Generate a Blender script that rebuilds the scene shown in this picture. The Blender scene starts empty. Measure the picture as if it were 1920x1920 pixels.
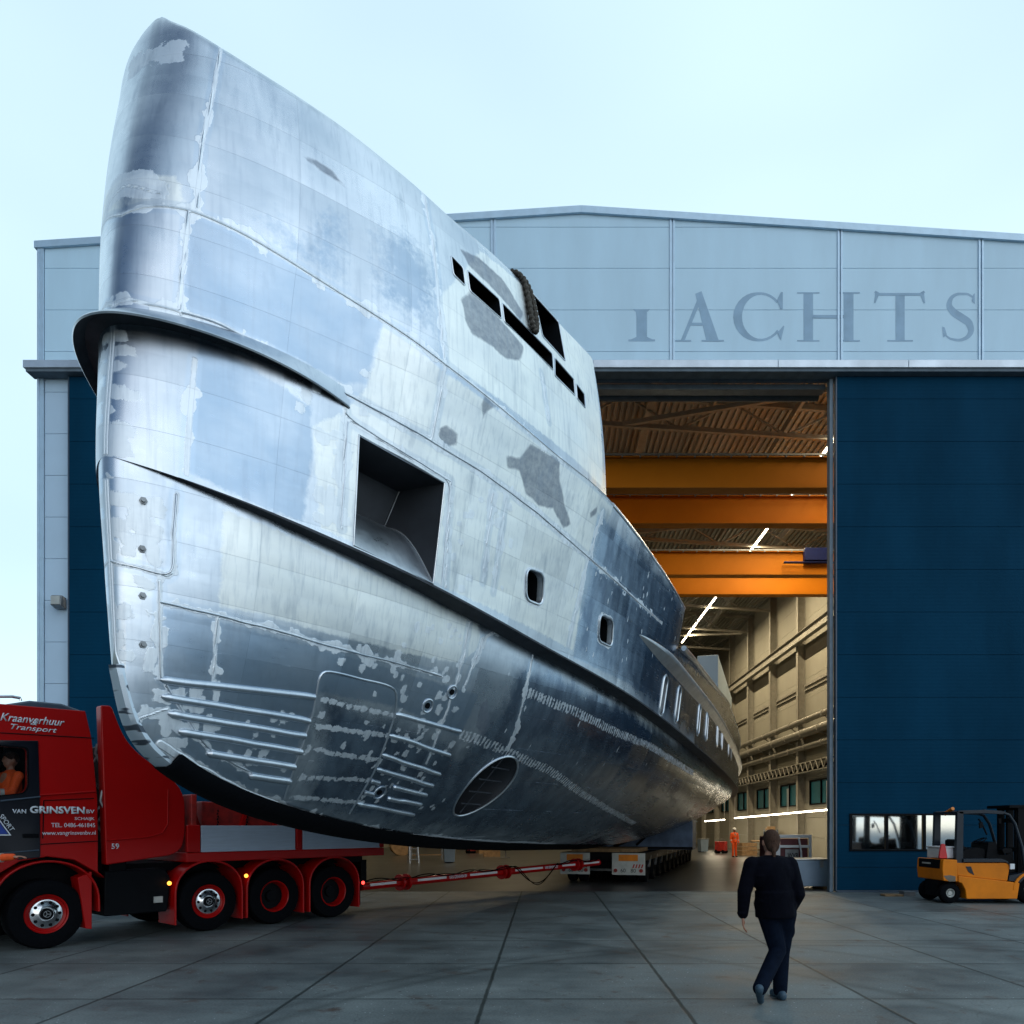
import bpy, bmesh, math, random
import numpy as np
from mathutils import Vector, Matrix
random.seed(7); np.random.seed(7)
R = math.radians
sc = bpy.context.scene
col = sc.collection
# ---------------------------------------------------------------- camera
F, U0, V0, H = 1400.0, 1020.0, 1550.0, 1.8
cam = bpy.data.cameras.new("camera"); camo = bpy.data.objects.new("camera", cam); col.objects.link(camo)
camo.location = (0, 0, H); camo.rotation_euler = (R(90), 0, 0)
cam.sensor_width = 36; cam.lens = 36*F/1920
cam.shift_x = (960-U0)/1920; cam.shift_y = (V0-960)/1920
cam.clip_start = .05; cam.clip_end = 3000
sc.camera = camo
# ---------------------------------------------------------------- sky, sun, exposure
SUN_EL, SUN_AZ = 14.0, 150.0      # azimuth clockwise from +Y (the view direction): behind, right of the camera
w = bpy.data.worlds.new("World"); sc.world = w; w.use_nodes = True
nt = w.node_tree; nt.nodes.clear()
def wn(t): return nt.nodes.new(t)
out = wn('ShaderNodeOutputWorld'); bg = wn('ShaderNodeBackground'); sky = wn('ShaderNodeTexSky')
sky.sky_type = 'NISHITA'; sky.sun_disc = False; sky.sun_elevation = R(SUN_EL); sky.sun_rotation = R(SUN_AZ)
sky.air_density = 1.0; sky.dust_density = .7; sky.ozone_density = 2.0
tc = wn('ShaderNodeTexCoord'); mp = wn('ShaderNodeMapping'); mp.inputs['Scale'].default_value = (1.0, 1.0, 2.6)
mp.inputs['Location'].default_value = (.35, 0, .2)
ns = wn('ShaderNodeTexNoise'); ns.inputs['Scale'].default_value = 1.1; ns.inputs['Detail'].default_value = 3; ns.inputs['Roughness'].default_value = .42
cr = wn('ShaderNodeMapRange'); cr.inputs[1].default_value = .30; cr.inputs[2].default_value = .72; cr.inputs[3].default_value = .62; cr.inputs[4].default_value = .95
mx = wn('ShaderNodeMix'); mx.data_type = 'RGBA'; mx.inputs[7].default_value = (7.3, 9.3, 10.4, 1)
nt.links.new(tc.outputs['Generated'], mp.inputs[0]); nt.links.new(mp.outputs[0], ns.inputs[0]); nt.links.new(ns.outputs[0], cr.inputs[0])
sp_ = wn('ShaderNodeSeparateXYZ'); nt.links.new(tc.outputs['Generated'], sp_.inputs[0])
def wm(op, a, b=None, cl=False):
    n = wn('ShaderNodeMath'); n.operation = op; n.use_clamp = cl
    for i, q in enumerate((a, b)):
        if q is None: continue
        if isinstance(q, (int, float)): n.inputs[i].default_value = q
        else: nt.links.new(q, n.inputs[i])
    return n.outputs[0]
ns2 = wn('ShaderNodeTexNoise'); ns2.inputs['Scale'].default_value = 2.3; ns2.inputs['Detail'].default_value = 4; nt.links.new(mp.outputs[0], ns2.inputs[0])
backf = wm('ADD', wm('ADD', wm('MULTIPLY', sp_.outputs[0], 1.0), .36), wm('MULTIPLY', wm('SUBTRACT', ns2.outputs[0], .5), 2.6), True)
isb = wm('MULTIPLY', wm('ADD', sp_.outputs[1], -.15), -2.5, True)
ff = wn('ShaderNodeMix'); ff.data_type = 'FLOAT'; nt.links.new(isb, ff.inputs[0]); nt.links.new(cr.outputs[0], ff.inputs[2]); nt.links.new(backf, ff.inputs[3])
cc = wn('ShaderNodeMix'); cc.data_type = 'RGBA'; nt.links.new(isb, cc.inputs[0]); cc.inputs[6].default_value = (7.0, 9.3, 10.6, 1); cc.inputs[7].default_value = (6.6, 8.6, 10.2, 1); nt.links.new(cc.outputs[2], mx.inputs[7])
nt.links.new(ff.outputs[0], mx.inputs[0]); nt.links.new(sky.outputs[0], mx.inputs[6]); nt.links.new(mx.outputs[2], bg.inputs[0])
bg.inputs[1].default_value = .10
nt.links.new(bg.outputs[0], out.inputs[0])
sun = bpy.data.lights.new("sun", 'SUN'); suno = bpy.data.objects.new("sun", sun); col.objects.link(suno)
sun.energy = .5; sun.angle = R(75); sun.color = (1, .97, .93)
az = R(SUN_AZ); d = Vector((math.sin(az)*math.cos(R(SUN_EL)), math.cos(az)*math.cos(R(SUN_EL)), math.sin(R(SUN_EL))))
suno.rotation_euler = d.to_track_quat('Z', 'Y').to_euler()
sc.view_settings.view_transform = 'Standard'; sc.view_settings.look = 'None'
sc.view_settings.exposure = 0.38
sc.cycles.caustics_reflective = False; sc.cycles.caustics_refractive = False; sc.cycles.sample_clamp_indirect = 6; sc.view_settings.gamma = 1
# ---------------------------------------------------------------- helpers
def at(u, v, Y): return Vector(((u-U0)/F*Y, Y, H+(V0-v)/F*Y))
def gnd(u, v):
    Y = F*H/(v-V0); return Vector(((u-U0)/F*Y, Y, 0))

def tag(o, label=None, cat=None, group=None, kind=None):
    if label: o['label'] = label
    if cat: o['category'] = cat
    if group: o['group'] = group
    if kind: o['kind'] = kind
    return o
def empty(name, loc=(0, 0, 0), rz=0, **k):
    o = bpy.data.objects.new(name, None); col.objects.link(o); o.location = loc; o.rotation_euler = (0, 0, rz)
    o.empty_display_size = .2
    return tag(o, **k)
def kids(o): return [c for c in bpy.data.objects if c.parent == o]
def copy_tree(o, parent=None, ch=None):
    c = o.copy(); col.objects.link(c)
    if parent is not None: c.parent = parent
    for k in kids(o): 
        if k != c: copy_tree(k, c)
    return c

def mat(name, c, rough=.6, metal=0, var=.12, vs=4., bump=0, bs=60, emit=None, es=1, c2=None, stretch=(1, 1, 1), coat=0, thr=(.35, .65), det=5, spec=.5):
    m = bpy.data.materials.new(name); m.use_nodes = True; t = m.node_tree; b = t.nodes['Principled BSDF']
    b.inputs['Roughness'].default_value = rough; b.inputs['Metallic'].default_value = metal
    b.inputs['Specular IOR Level'].default_value = spec
    if coat: b.inputs['Coat Weight'].default_value = coat; b.inputs['Coat Roughness'].default_value = .08
    tcn = t.nodes.new('ShaderNodeTexCoord'); mpn = t.nodes.new('ShaderNodeMapping'); mpn.inputs['Scale'].default_value = stretch
    t.links.new(tcn.outputs['Object'], mpn.inputs[0])
    n = t.nodes.new('ShaderNodeTexNoise'); n.inputs['Scale'].default_value = vs; n.inputs['Detail'].default_value = det; n.inputs['Roughness'].default_value = .6
    t.links.new(mpn.outputs[0], n.inputs[0])
    mr = t.nodes.new('ShaderNodeMapRange'); mr.inputs[1].default_value = thr[0]; mr.inputs[2].default_value = thr[1]
    t.links.new(n.outputs[0], mr.inputs[0])
    mi = t.nodes.new('ShaderNodeMix'); mi.data_type = 'RGBA'
    if c2 is None: c2 = [x*(1-2*var) for x in c]
    mi.inputs[6].default_value = (*c2, 1); mi.inputs[7].default_value = (*c, 1)
    t.links.new(mr.outputs[0], mi.inputs[0]); t.links.new(mi.outputs[2], b.inputs['Base Color'])
    rr = t.nodes.new('ShaderNodeMapRange'); rr.inputs[3].default_value = min(1, rough*1.15); rr.inputs[4].default_value = rough*.88
    t.links.new(n.outputs[0], rr.inputs[0]); t.links.new(rr.outputs[0], b.inputs['Roughness'])
    if bump:
        n2 = t.nodes.new('ShaderNodeTexNoise'); n2.inputs['Scale'].default_value = bs; n2.inputs['Detail'].default_value = 3
        t.links.new(mpn.outputs[0], n2.inputs[0])
        bp = t.nodes.new('ShaderNodeBump'); bp.inputs['Strength'].default_value = bump; bp.inputs['Distance'].default_value = .01
        t.links.new(n2.outputs[0], bp.inputs['Height']); t.links.new(bp.outputs[0], b.inputs['Normal'])
    if emit: b.inputs['Emission Color'].default_value = (*emit, 1); b.inputs['Emission Strength'].default_value = es
    return m
def glassmat(name, tint=(.02, .03, .04), rough=.03):
    m = bpy.data.materials.new(name); m.use_nodes = True; t = m.node_tree; t.nodes.clear()
    o = t.nodes.new('ShaderNodeOutputMaterial'); g = t.nodes.new('ShaderNodeBsdfGlossy'); g.inputs['Roughness'].default_value = rough
    tr = t.nodes.new('ShaderNodeBsdfTransparent'); tr.inputs[0].default_value = (.55, .62, .66, 1)
    f = t.nodes.new('ShaderNodeFresnel'); f.inputs[0].default_value = 1.6
    mxs = t.nodes.new('ShaderNodeMixShader'); t.links.new(f.outputs[0], mxs.inputs[0]); t.links.new(tr.outputs[0], mxs.inputs[1]); t.links.new(g.outputs[0], mxs.inputs[2])
    t.links.new(mxs.outputs[0], o.inputs[0]); return m

class MB:
    def __init__(s): s.v = []; s.f = []
    def add(s, vs, fs, M=None):
        o = len(s.v)
        for p in vs:
            p = Vector(p)
            s.v.append(M @ p if M else p)
        s.f += [tuple(i+o for i in f) for f in fs]; return s
    def box(s, x0, x1, y0, y1, z0, z1, M=None):
        return s.add([(x0,y0,z0),(x1,y0,z0),(x1,y1,z0),(x0,y1,z0),(x0,y0,z1),(x1,y0,z1),(x1,y1,z1),(x0,y1,z1)],
                     [(0,3,2,1),(4,5,6,7),(0,1,5,4),(1,2,6,5),(2,3,7,6),(3,0,4,7)], M)
    def prism(s, poly, a0, a1, ax='y', M=None):
        n = len(poly)
        def P(p, a): return (p[0], a, p[1]) if ax == 'y' else ((a, p[0], p[1]) if ax == 'x' else (p[0], p[1], a))
        vs = [P(p, a0) for p in poly]+[P(p, a1) for p in poly]
        fs = [tuple(range(n)), tuple(range(2*n-1, n-1, -1))]+[(i, n+i, n+(i+1) % n, (i+1) % n) for i in range(n)]
        return s.add(vs, fs, M)
    def ring(s, outer, inner, a0, a1, ax='y', M=None):
        n = len(outer)
        def P(p, a): return (p[0], a, p[1]) if ax == 'y' else ((a, p[0], p[1]) if ax == 'x' else (p[0], p[1], a))
        vs = [P(p, a0) for p in outer]+[P(p, a0) for p in inner]+[P(p, a1) for p in outer]+[P(p, a1) for p in inner]
        fs = []
        for i in range(n):
            j = (i+1) % n
            fs += [(i, j, n+j, n+i), (2*n+i, 3*n+i, 3*n+j, 2*n+j), (i, 2*n+i, 2*n+j, j), (n+i, n+j, 3*n+j, 3*n+i)]
        return s.add(vs, fs, M)
    def cyl(s, p0, p1, r0, r1=None, n=16, M=None):
        r1 = r0 if r1 is None else r1
        p0 = Vector(p0); p1 = Vector(p1); d = (p1-p0)
        q = d.to_track_quat('Z', 'Y'); L = d.length
        vs = []
        for i in range(n):
            a = 2*math.pi*i/n; c, t = math.cos(a), math.sin(a)
            vs.append(p0+q @ Vector((c*r0, t*r0, 0)))
        for i in range(n):
            a = 2*math.pi*i/n; c, t = math.cos(a), math.sin(a)
            vs.append(p0+q @ Vector((c*r1, t*r1, L)))
        fs = [(i, (i+1) % n, n+(i+1) % n, n+i) for i in range(n)]+[tuple(range(n-1, -1, -1)), tuple(range(n, 2*n))]
        return s.add(vs, fs, M)
    def bar(s, p0, p1, w, h, M=None):
        p0 = Vector(p0); p1 = Vector(p1); d = p1-p0; L = d.length; z = d.normalized()
        up = Vector((0, 0, 1)) if abs(z.z) < .95 else Vector((0, 1, 0))
        x = z.cross(up).normalized(); y = x.cross(z).normalized()
        vs = []
        for q in (p0, p1):
            for a, b in ((-1, -1), (1, -1), (1, 1), (-1, 1)): vs.append(q+x*a*w/2+y*b*h/2)
        return s.add(vs, [(0,3,2,1),(4,5,6,7),(0,1,5,4),(1,2,6,5),(2,3,7,6),(3,0,4,7)], M)
    def tube(s, pts, r, n=10, closed=False, M=None):
        pts = [Vector(p) for p in pts]; m = len(pts); rs = r if isinstance(r, (list, tuple)) else [r]*m
        vs = []; prev = None
        for i, p in enumerate(pts):
            a = pts[i-1] if (i > 0 or closed) else p; b = pts[(i+1) % m] if (i < m-1 or closed) else p
            t = (b-a).normalized()
            if prev is None:
                u = t.cross(Vector((0, 0, 1)));  u = u if u.length > .05 else t.cross(Vector((0, 1, 0)))
            else: u = prev-t*prev.dot(t)
            u.normalize(); prev = u; w_ = t.cross(u)
            for k in range(n):
                q = 2*math.pi*k/n; vs.append(p+(u*math.cos(q)+w_*math.sin(q))*rs[i])
        fs = []
        for i in range(m if closed else m-1):
            for k in range(n):
                a = i*n+k; b = i*n+(k+1) % n; c = ((i+1) % m)*n+(k+1) % n; e = ((i+1) % m)*n+k
                fs.append((a, e, c, b))
        if not closed: fs += [tuple(range(n)), tuple(range(m*n-1, (m-1)*n-1, -1))]
        return s.add(vs, fs, M)
    def lathe(s, prof, c, n=40, M=None):   # prof: (r, y) pairs about the y axis through c
        c = Vector(c); vs = []; m = len(prof)
        for i in range(n):
            a = 2*math.pi*i/n
            for r, y in prof: vs.append(c+Vector((r*math.cos(a), y, r*math.sin(a))))
        fs = [(i*m+j, i*m+j+1, ((i+1) % n)*m+j+1, ((i+1) % n)*m+j) for i in range(n) for j in range(m-1)]
        return s.add(vs, fs, M)
    def ell(s, c, r, n=16, M=None, rot=None):
        c = Vector(c); vs = []; fs = []; m = n//2
        for j in range(1, m):
            th = math.pi*j/m
            for i in range(n):
                a = 2*math.pi*i/n; p = Vector((r[0]*math.sin(th)*math.cos(a), r[1]*math.sin(th)*math.sin(a), r[2]*math.cos(th)))
                if rot: p = rot @ p
                vs.append(c+p)
        t = Vector((0, 0, r[2])); t = rot @ t if rot else t
        vs += [c+t, c-t]; T = len(vs)-2
        for j in range(m-2):
            for i in range(n): fs.append((j*n+i, (j+1)*n+i, (j+1)*n+(i+1) % n, j*n+(i+1) % n))
        for i in range(n): fs += [(T, i, (i+1) % n), (T+1, (m-2)*n+(i+1) % n, (m-2)*n+i)]
        return s.add(vs, fs, M)
    def caps(s, p0, p1, r0, r1, n=14):
        s.cyl(p0, p1, r0, r1, n); s.ell(p0, (r0,)*3, n); s.ell(p1, (r1,)*3, n); return s
    def build(s, name, m, parent=None, bevel=0, smooth=32, fix=True, seg=2):
        me = bpy.data.meshes.new(name); me.from_pydata([tuple(p) for p in s.v], [], s.f)
        if fix:
            b = bmesh.new(); b.from_mesh(me); bmesh.ops.recalc_face_normals(b, faces=b.faces); b.to_mesh(me); b.free()
        me.materials.append(m)
        if smooth:
            me.shade_smooth(); me.set_sharp_from_angle(angle=R(smooth))
        o = bpy.data.objects.new(name, me); col.objects.link(o)
        if parent: o.parent = parent
        if bevel:
            mod = o.modifiers.new('bevel', 'BEVEL'); mod.width = bevel; mod.segments = seg; mod.limit_method = 'ANGLE'; mod.angle_limit = R(35)
            mod.harden_normals = True
        return o
def build_each(mb, name, m, parent=None, **k):   # one object per separate piece
    par = list(range(len(mb.v)))
    def fd(a):
        while par[a] != a: par[a] = par[par[a]]; a = par[a]
        return a
    for f in mb.f:
        for q in f[1:]: par[fd(q)] = fd(f[0])
    gr = {}
    for f in mb.f: gr.setdefault(fd(f[0]), []).append(f)
    for fs in gr.values():
        ids = sorted({i for f in fs for i in f}); mp_ = {a: i for i, a in enumerate(ids)}; n_ = MB(); n_.v = [mb.v[i] for i in ids]; n_.f = [tuple(mp_[i] for i in f) for f in fs]; n_.build(name, m, parent, **k)
def rnd(poly, r, k=5):
    out = []; n = len(poly); rs = r if isinstance(r, (list, tuple)) else [r]*n
    for i in range(n):
        p = Vector(poly[i]); a = Vector(poly[i-1])-p; b = Vector(poly[(i+1) % n])-p
        rr = min(rs[i], a.length*.48, b.length*.48)
        if rr <= 1e-5: out.append(tuple(p)); continue
        A = p+a.normalized()*rr; B = p+b.normalized()*rr
        for j in range(k+1):
            t = j/k; q = A*(1-t)**2+p*2*t*(1-t)+B*t*t; out.append(tuple(q))
    return out
def text(name, s, m, parent, loc, w=None, h=None, rot=(90, 0, 0), align='LEFT', bold=0, shear=0, ext=.002):
    cu = bpy.data.curves.new('t', 'FONT'); cu.body = s; cu.size = 1; cu.offset = bold; cu.shear = shear; cu.extrude = 0; cu.resolution_u = 3
    o = bpy.data.objects.new('t', cu); col.objects.link(o); bpy.context.view_layer.update()
    dg = bpy.context.evaluated_depsgraph_get(); me = bpy.data.meshes.new_from_object(o.evaluated_get(dg)); bpy.data.objects.remove(o)
    xs = [v.co.x for v in me.vertices]; ys = [v.co.y for v in me.vertices]
    sx = w/(max(xs)-min(xs)) if w else None; sy = h/(max(ys)-min(ys)) if h else None
    sx = sx or sy; sy = sy or sx
    x0 = min(xs) if align == 'LEFT' else (max(xs) if align == 'RIGHT' else (min(xs)+max(xs))/2); y0 = min(ys)
    for v in me.vertices: v.co = ((v.co.x-x0)*sx, (v.co.y-y0)*sy, 0)
    me.materials.clear(); me.materials.append(m); me.name = name
    t = bpy.data.objects.new(name, me); col.objects.link(t); t.parent = parent; t.location = loc; t.rotation_euler = [R(a) for a in rot]
    sm = t.modifiers.new('thickness', 'SOLIDIFY'); sm.thickness = ext; sm.offset = 1
    return t
def pchip(x, y):
    x = np.array(x, float); y = np.array(y, float); h = np.diff(x); dl = np.diff(y)/h; n = len(x); dd = np.zeros(n)
    for i in range(1, n-1):
        if dl[i-1]*dl[i] > 0:
            w1 = 2*h[i]+h[i-1]; w2 = h[i]+2*h[i-1]; dd[i] = (w1+w2)/(w1/dl[i-1]+w2/dl[i])
    dd[0] = dl[0]; dd[-1] = dl[-1]
    def f(q):
        q = np.clip(np.asarray(q, float), x[0], x[-1]); i = np.clip(np.searchsorted(x, q)-1, 0, n-2); t = (q-x[i])/h[i]
        return (1+2*t)*(1-t)**2*y[i]+t*(1-t)**2*h[i]*dd[i]+t*t*(3-2*t)*y[i+1]+t*t*(t-1)*h[i]*dd[i+1]
    return f
# ---------------------------------------------------------------- materials
M = {}
M['panel'] = mat('grey_blue_cladding', (.57, .79, .95), .42, .0, .05, .8, stretch=(1, 1, .25), bump=.02, bs=8)
M['panel_side'] = mat('pale_cladding', (.50, .66, .82), .45, 0, .04, .6)
M['ghost'] = mat('faded_letter_outline', (.33, .50, .67), .55, 0, .10, 1.5)
M['trim'] = mat('pale_trim', (.50, .66, .80), .35, .3, .05)
M['fascia'] = mat('fascia_metal', (.62, .69, .77), .3, .5, .12, .8, thr=(.4, .6))
M['joint'] = mat('dark_joint', (.12, .16, .2), .8)
M['blue'] = None
M['dark'] = mat('black_rubber', (.004, .005, .007), .8, 0, .1, 20, spec=.06)
M['black'] = mat('black_paint', (.003, .004, .006), .5, 0, .1, spec=.08)
M['steel'] = mat('grey_steel', (.28, .30, .32), .45, .6, .15)
M['zinc'] = mat('galvanised_steel', (.42, .46, .5), .4, .8, .15, 8)
M['red'] = mat('red_truck_paint', (.42, .002, .002), .4, 0, .04, 2, coat=.1, spec=.25)
M['redd'] = mat('worn_red_paint', (.42, .02, .015), .5, 0, .25, 6, c2=(.18, .012, .01))
M['white'] = mat('white_paint', (.75, .77, .8), .45, 0, .05)
M['lettering'] = mat('pale_lettering', (.70, .78, .88), .5, 0, .02)
M['navy'] = mat('navy_cab_paint', (.003, .005, .012), .35, 0, .1, spec=.35)
M['navyroof'] = mat('slate_blue_roof_paint', (.05, .08, .12), .4, 0, .1)
M['chrome'] = mat('polished_aluminium', (.7, .72, .75), .18, 1, .05)
M['alu_side'] = mat('brushed_dropside', (.50, .60, .74), .4, .25, .06, 3, stretch=(1, 1, 12))
M['glass'] = glassmat('window_glass')
M['orange'] = mat('hi_vis_orange', (.9, .10, .01), .75, 0, .1, 10, bump=.3, bs=30)
M['hivis'] = mat('reflective_tape', (.5, .52, .5), .4)
M['skin'] = mat('skin', (.42, .2, .13), .5, 0, .08, 20)
M['yellow'] = mat('orange_yellow_paint', (.78, .22, .004), .5, 0, .06, 1.4, c2=(.60, .17, .006), spec=.2)
M['crane'] = mat('crane_orange_paint', (.46, .15, .003), .6, 0, .05, 1, spec=.15)
M['cream'] = mat('cream_wall_panel', (.30, .29, .24), .7, 0, .06, .5)
M['beam'] = mat('primer_grey_beam', (.30, .29, .25), .6, .1, .1)
M['wood'] = mat('plywood', (.35, .22, .11), .7, 0, .2, 5, stretch=(1, 8, 1))
M['cloth_black'] = mat('black_jacket_cloth', (.0025, .003, .007), .95, 0, .15, 12, bump=.4, bs=25, spec=.08)
M['cloth_navy'] = mat('navy_trouser_cloth', (.003, .007, .018), .9, 0, .2, 10, bump=.5, bs=22, spec=.08)
M['shoe'] = mat('blue_grey_shoe', (.03, .07, .11), .6, 0, .2, 20)
M['hair'] = mat('grey_brown_hair', (.085, .048, .034), .9, 0, .3, 30, stretch=(6, 6, 1), bump=.4, bs=60, spec=.08)
M['rope'] = mat('weathered_rope', (.10, .09, .075), .9, 0, .3, 30, bump=1, bs=80)
M['amber'] = mat('lit_amber_lens', (1, .4, .05), .3, emit=(1, .33, .04), es=3)
M['redlamp'] = mat('lit_red_lens', (1, .05, .05), .3, emit=(1, .04, .03), es=4)
M['lamp'] = mat('lit_tube', (1, 1, 1), .3, emit=(1, .86, .62), es=14)
M['amberboard'] = mat('orange_marker_board', (.75, .22, .01), .45)
M['cradle'] = mat('blue_cradle_paint', (.12, .19, .32), .5, 0, .15, 1.2, c2=(.05, .08, .14))
M['tote'] = mat('blue_grey_container', (.20, .28, .38), .45, .1, .1, 1)
M['maroon'] = mat('maroon_panel', (.12, .02, .03), .5)
M['soffit'] = mat('shade_darkened_metal', (.035, .042, .055), .55, .4, .2, 5)  # hull undersides: shade put into the metal colour
M['guard'] = mat('dark_guard_paint', (.010, .018, .03), .4, spec=.3)
M['windowglass'] = glassmat('clear_cab_glass'); M['windowglass'].node_tree.nodes['Transparent BSDF'].inputs[0].default_value = (.9, .93, .95, 1); M['windowglass'].node_tree.nodes['Fresnel'].inputs[0].default_value = 1.25
def blue_mat():
    m = mat('dark_blue_door_panel', (.002, .043, .092), .65, 0, .12, .6, spec=.04, stretch=(1, 1, .3))
    t = m.node_tree; b = t.nodes['Principled BSDF']
    tcn = t.nodes.new('ShaderNodeTexCoord'); wv = t.nodes.new('ShaderNodeTexWave'); wv.bands_direction = 'Z'; wv.inputs['Scale'].default_value = 3.2
    bp = t.nodes.new('ShaderNodeBump'); bp.inputs['Strength'].default_value = .12; bp.inputs['Distance'].default_value = .01
    t.links.new(tcn.outputs['Object'], wv.inputs[0]); t.links.new(wv.outputs[1], bp.inputs['Height']); t.links.new(bp.outputs[0], b.inputs['Normal'])
    return m
M['blue'] = blue_mat()
# ---------------------------------------------------------------- ground
def ground_mat():
    m = bpy.data.materials.new('concrete_slabs'); m.use_nodes = True; t = m.node_tree; b = t.nodes['Principled BSDF']; N = t.nodes.new; L = t.links.new
    tc = N('ShaderNodeTexCoord'); sep = N('ShaderNodeSeparateXYZ'); L(tc.outputs['Object'], sep.inputs[0])
    def math_(op, a, bb=None, clamp=False):
        n = N('ShaderNodeMath'); n.operation = op; n.use_clamp = clamp
        for i, q in enumerate((a, bb)):
            if q is None: continue
            if isinstance(q, (int, float)): n.inputs[i].default_value = q
            else: L(q, n.inputs[i])
        return n.outputs[0]
    nz = N('ShaderNodeTexNoise'); nz.inputs['Scale'].default_value = 3; nz.inputs['Detail'].default_value = 4; L(tc.outputs['Object'], nz.inputs[0])
    wob = math_('MULTIPLY', math_('SUBTRACT', nz.outputs[0], .5), .022)
    def joint(c, off, per=2.0):
        a = math_('ADD', math_('SUBTRACT', c, off), wob); f = math_('PINGPONG', a, per/2)  # distance to the joint
        return f
    jx = joint(sep.outputs[0], -.62, 2.004); jy = joint(sep.outputs[1], 7.8-20.0, 2.0)
    dj = math_('MINIMUM', jx, math_('ADD', math_('MULTIPLY', jy, .8), math_('MULTIPLY', nz.outputs[0], .012))); line = math_('MULTIPLY', math_('SUBTRACT', 1, math_('DIVIDE', dj, .028), True), 1.8, True)
    cell = N('ShaderNodeVectorMath'); cell.operation = 'FLOOR'; sc_ = N('ShaderNodeVectorMath'); sc_.operation = 'MULTIPLY_ADD'
    sc_.inputs[1].default_value = (1/2.004, .5, 0); sc_.inputs[2].default_value = (.62/2.004, -(7.8-20)/2, 0)
    L(tc.outputs['Object'], sc_.inputs[0]); L(sc_.outputs[0], cell.inputs[0])
    wnz = N('ShaderNodeTexWhiteNoise'); wnz.noise_dimensions = '2D'; L(cell.outputs[0], wnz.inputs[0])
    n1 = N('ShaderNodeTexNoise'); n1.inputs['Scale'].default_value = .7; n1.inputs['Detail'].default_value = 6; n1.inputs['Roughness'].default_value = .65; L(tc.outputs['Object'], n1.inputs[0])
    mp = N('ShaderNodeMapping'); mp.inputs['Scale'].default_value = (.5, 3.5, 1); mp.inputs['Rotation'].default_value = (0, 0, .16); L(tc.outputs['Object'], mp.inputs[0])
    n2 = N('ShaderNodeTexNoise'); n2.inputs['Scale'].default_value = 1.3; n2.inputs['Detail'].default_value = 5; L(mp.outputs[0], n2.inputs[0])
    n3 = N('ShaderNodeTexNoise'); n3.inputs['Scale'].default_value = 45; n3.inputs['Detail'].default_value = 4; L(tc.outputs['Object'], n3.inputs[0])
    v = math_('ADD', math_('MULTIPLY', n1.outputs[0], .75), math_('MULTIPLY', n2.outputs[0], .20))
    v = math_('ADD', v, math_('MULTIPLY', wnz.outputs[0], .12)); v = math_('ADD', v, math_('MULTIPLY', math_('SUBTRACT', n3.outputs[0], .5), .5))
    mr = N('ShaderNodeMapRange'); mr.inputs[1].default_value = .28; mr.inputs[2].default_value = .80; L(v, mr.inputs[0])
    ramp = N('ShaderNodeMix'); ramp.data_type = 'RGBA'; ramp.inputs[6].default_value = (.036, .047, .052, 1); ramp.inputs[7].default_value = (.205, .235, .232, 1); L(mr.outputs[0], ramp.inputs[0])
    # cracks and tyre arcs
    vo = N('ShaderNodeTexVoronoi'); vo.feature = 'DISTANCE_TO_EDGE'; vo.inputs['Scale'].default_value = .22; 
    dis = N('ShaderNodeVectorMath'); dis.operation = 'MULTIPLY_ADD'; dis.inputs[1].default_value = (.9, .9, 0); L(nz.outputs[1], dis.inputs[0]); L(tc.outputs['Object'], dis.inputs[2]); L(dis.outputs[0], vo.inputs[0])
    crk = math_('SUBTRACT', 1, math_('DIVIDE', vo.outputs[0], .0016), True)
    dark = math_('MAXIMUM', math_('MULTIPLY', line, .85), math_('MULTIPLY', crk, .5))
    # small pebbles / dark spots
    vs = N('ShaderNodeTexVoronoi'); vs.inputs['Scale'].default_value = 2.4; L(tc.outputs['Object'], vs.inputs[0])
    sp = math_('MULTIPLY', math_('LESS_THAN', vs.outputs[0], .045), .7); dark = math_('MAXIMUM', dark, sp)
    for (cx, cy, r, wd, a) in ((4.2, 4.0, 7.3, .12, .42), (4.2, 4.0, 7.62, .09, .35), (-6, 2, 11.5, .14, .4), (-6, 2, 13.4, .14, .3), (-2, 28, 15.3, .2, .3)):
        dd = N('ShaderNodeVectorMath'); dd.operation = 'DISTANCE'; dd.inputs[1].default_value = (cx, cy-20, 0); L(tc.outputs['Object'], dd.inputs[0])
        q = math_('SUBTRACT', 1, math_('DIVIDE', math_('ABSOLUTE', math_('SUBTRACT', dd.outputs['Value'], r)), wd), True)
        q = math_('MULTIPLY', math_('MULTIPLY', q, a), math_('MULTIPLY', n2.outputs[0], 1.6)); dark = math_('MAXIMUM', dark, q)
    n4 = N('ShaderNodeTexNoise'); n4.inputs['Scale'].default_value = 2.1; n4.inputs['Detail'].default_value = 5; n4.inputs['Roughness'].default_value = .7; n4.noise_dimensions = '4D'; n4.inputs['W'].default_value = 3.3; L(tc.outputs['Object'], n4.inputs['Vector'])
    rs = N('ShaderNodeMix'); rs.data_type = 'RGBA'; L(math_('MULTIPLY', math_('SUBTRACT', n4.outputs[0], .575), 8., True), rs.inputs[0]); L(ramp.outputs[2], rs.inputs[6]); rs.inputs[7].default_value = (.075, .052, .042, 1)
    gr = N('ShaderNodeTexVoronoi'); gr.inputs['Scale'].default_value = 11; L(tc.outputs['Object'], gr.inputs[0]); gw = N('ShaderNodeMix'); gw.data_type = 'RGBA'; L(math_('MULTIPLY', math_('LESS_THAN', gr.outputs[0], .085), math_('GREATER_THAN', n1.outputs[0], .5)), gw.inputs[0]); L(rs.outputs[2], gw.inputs[6]); gw.inputs[7].default_value = (.42, .46, .48, 1)
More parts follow.
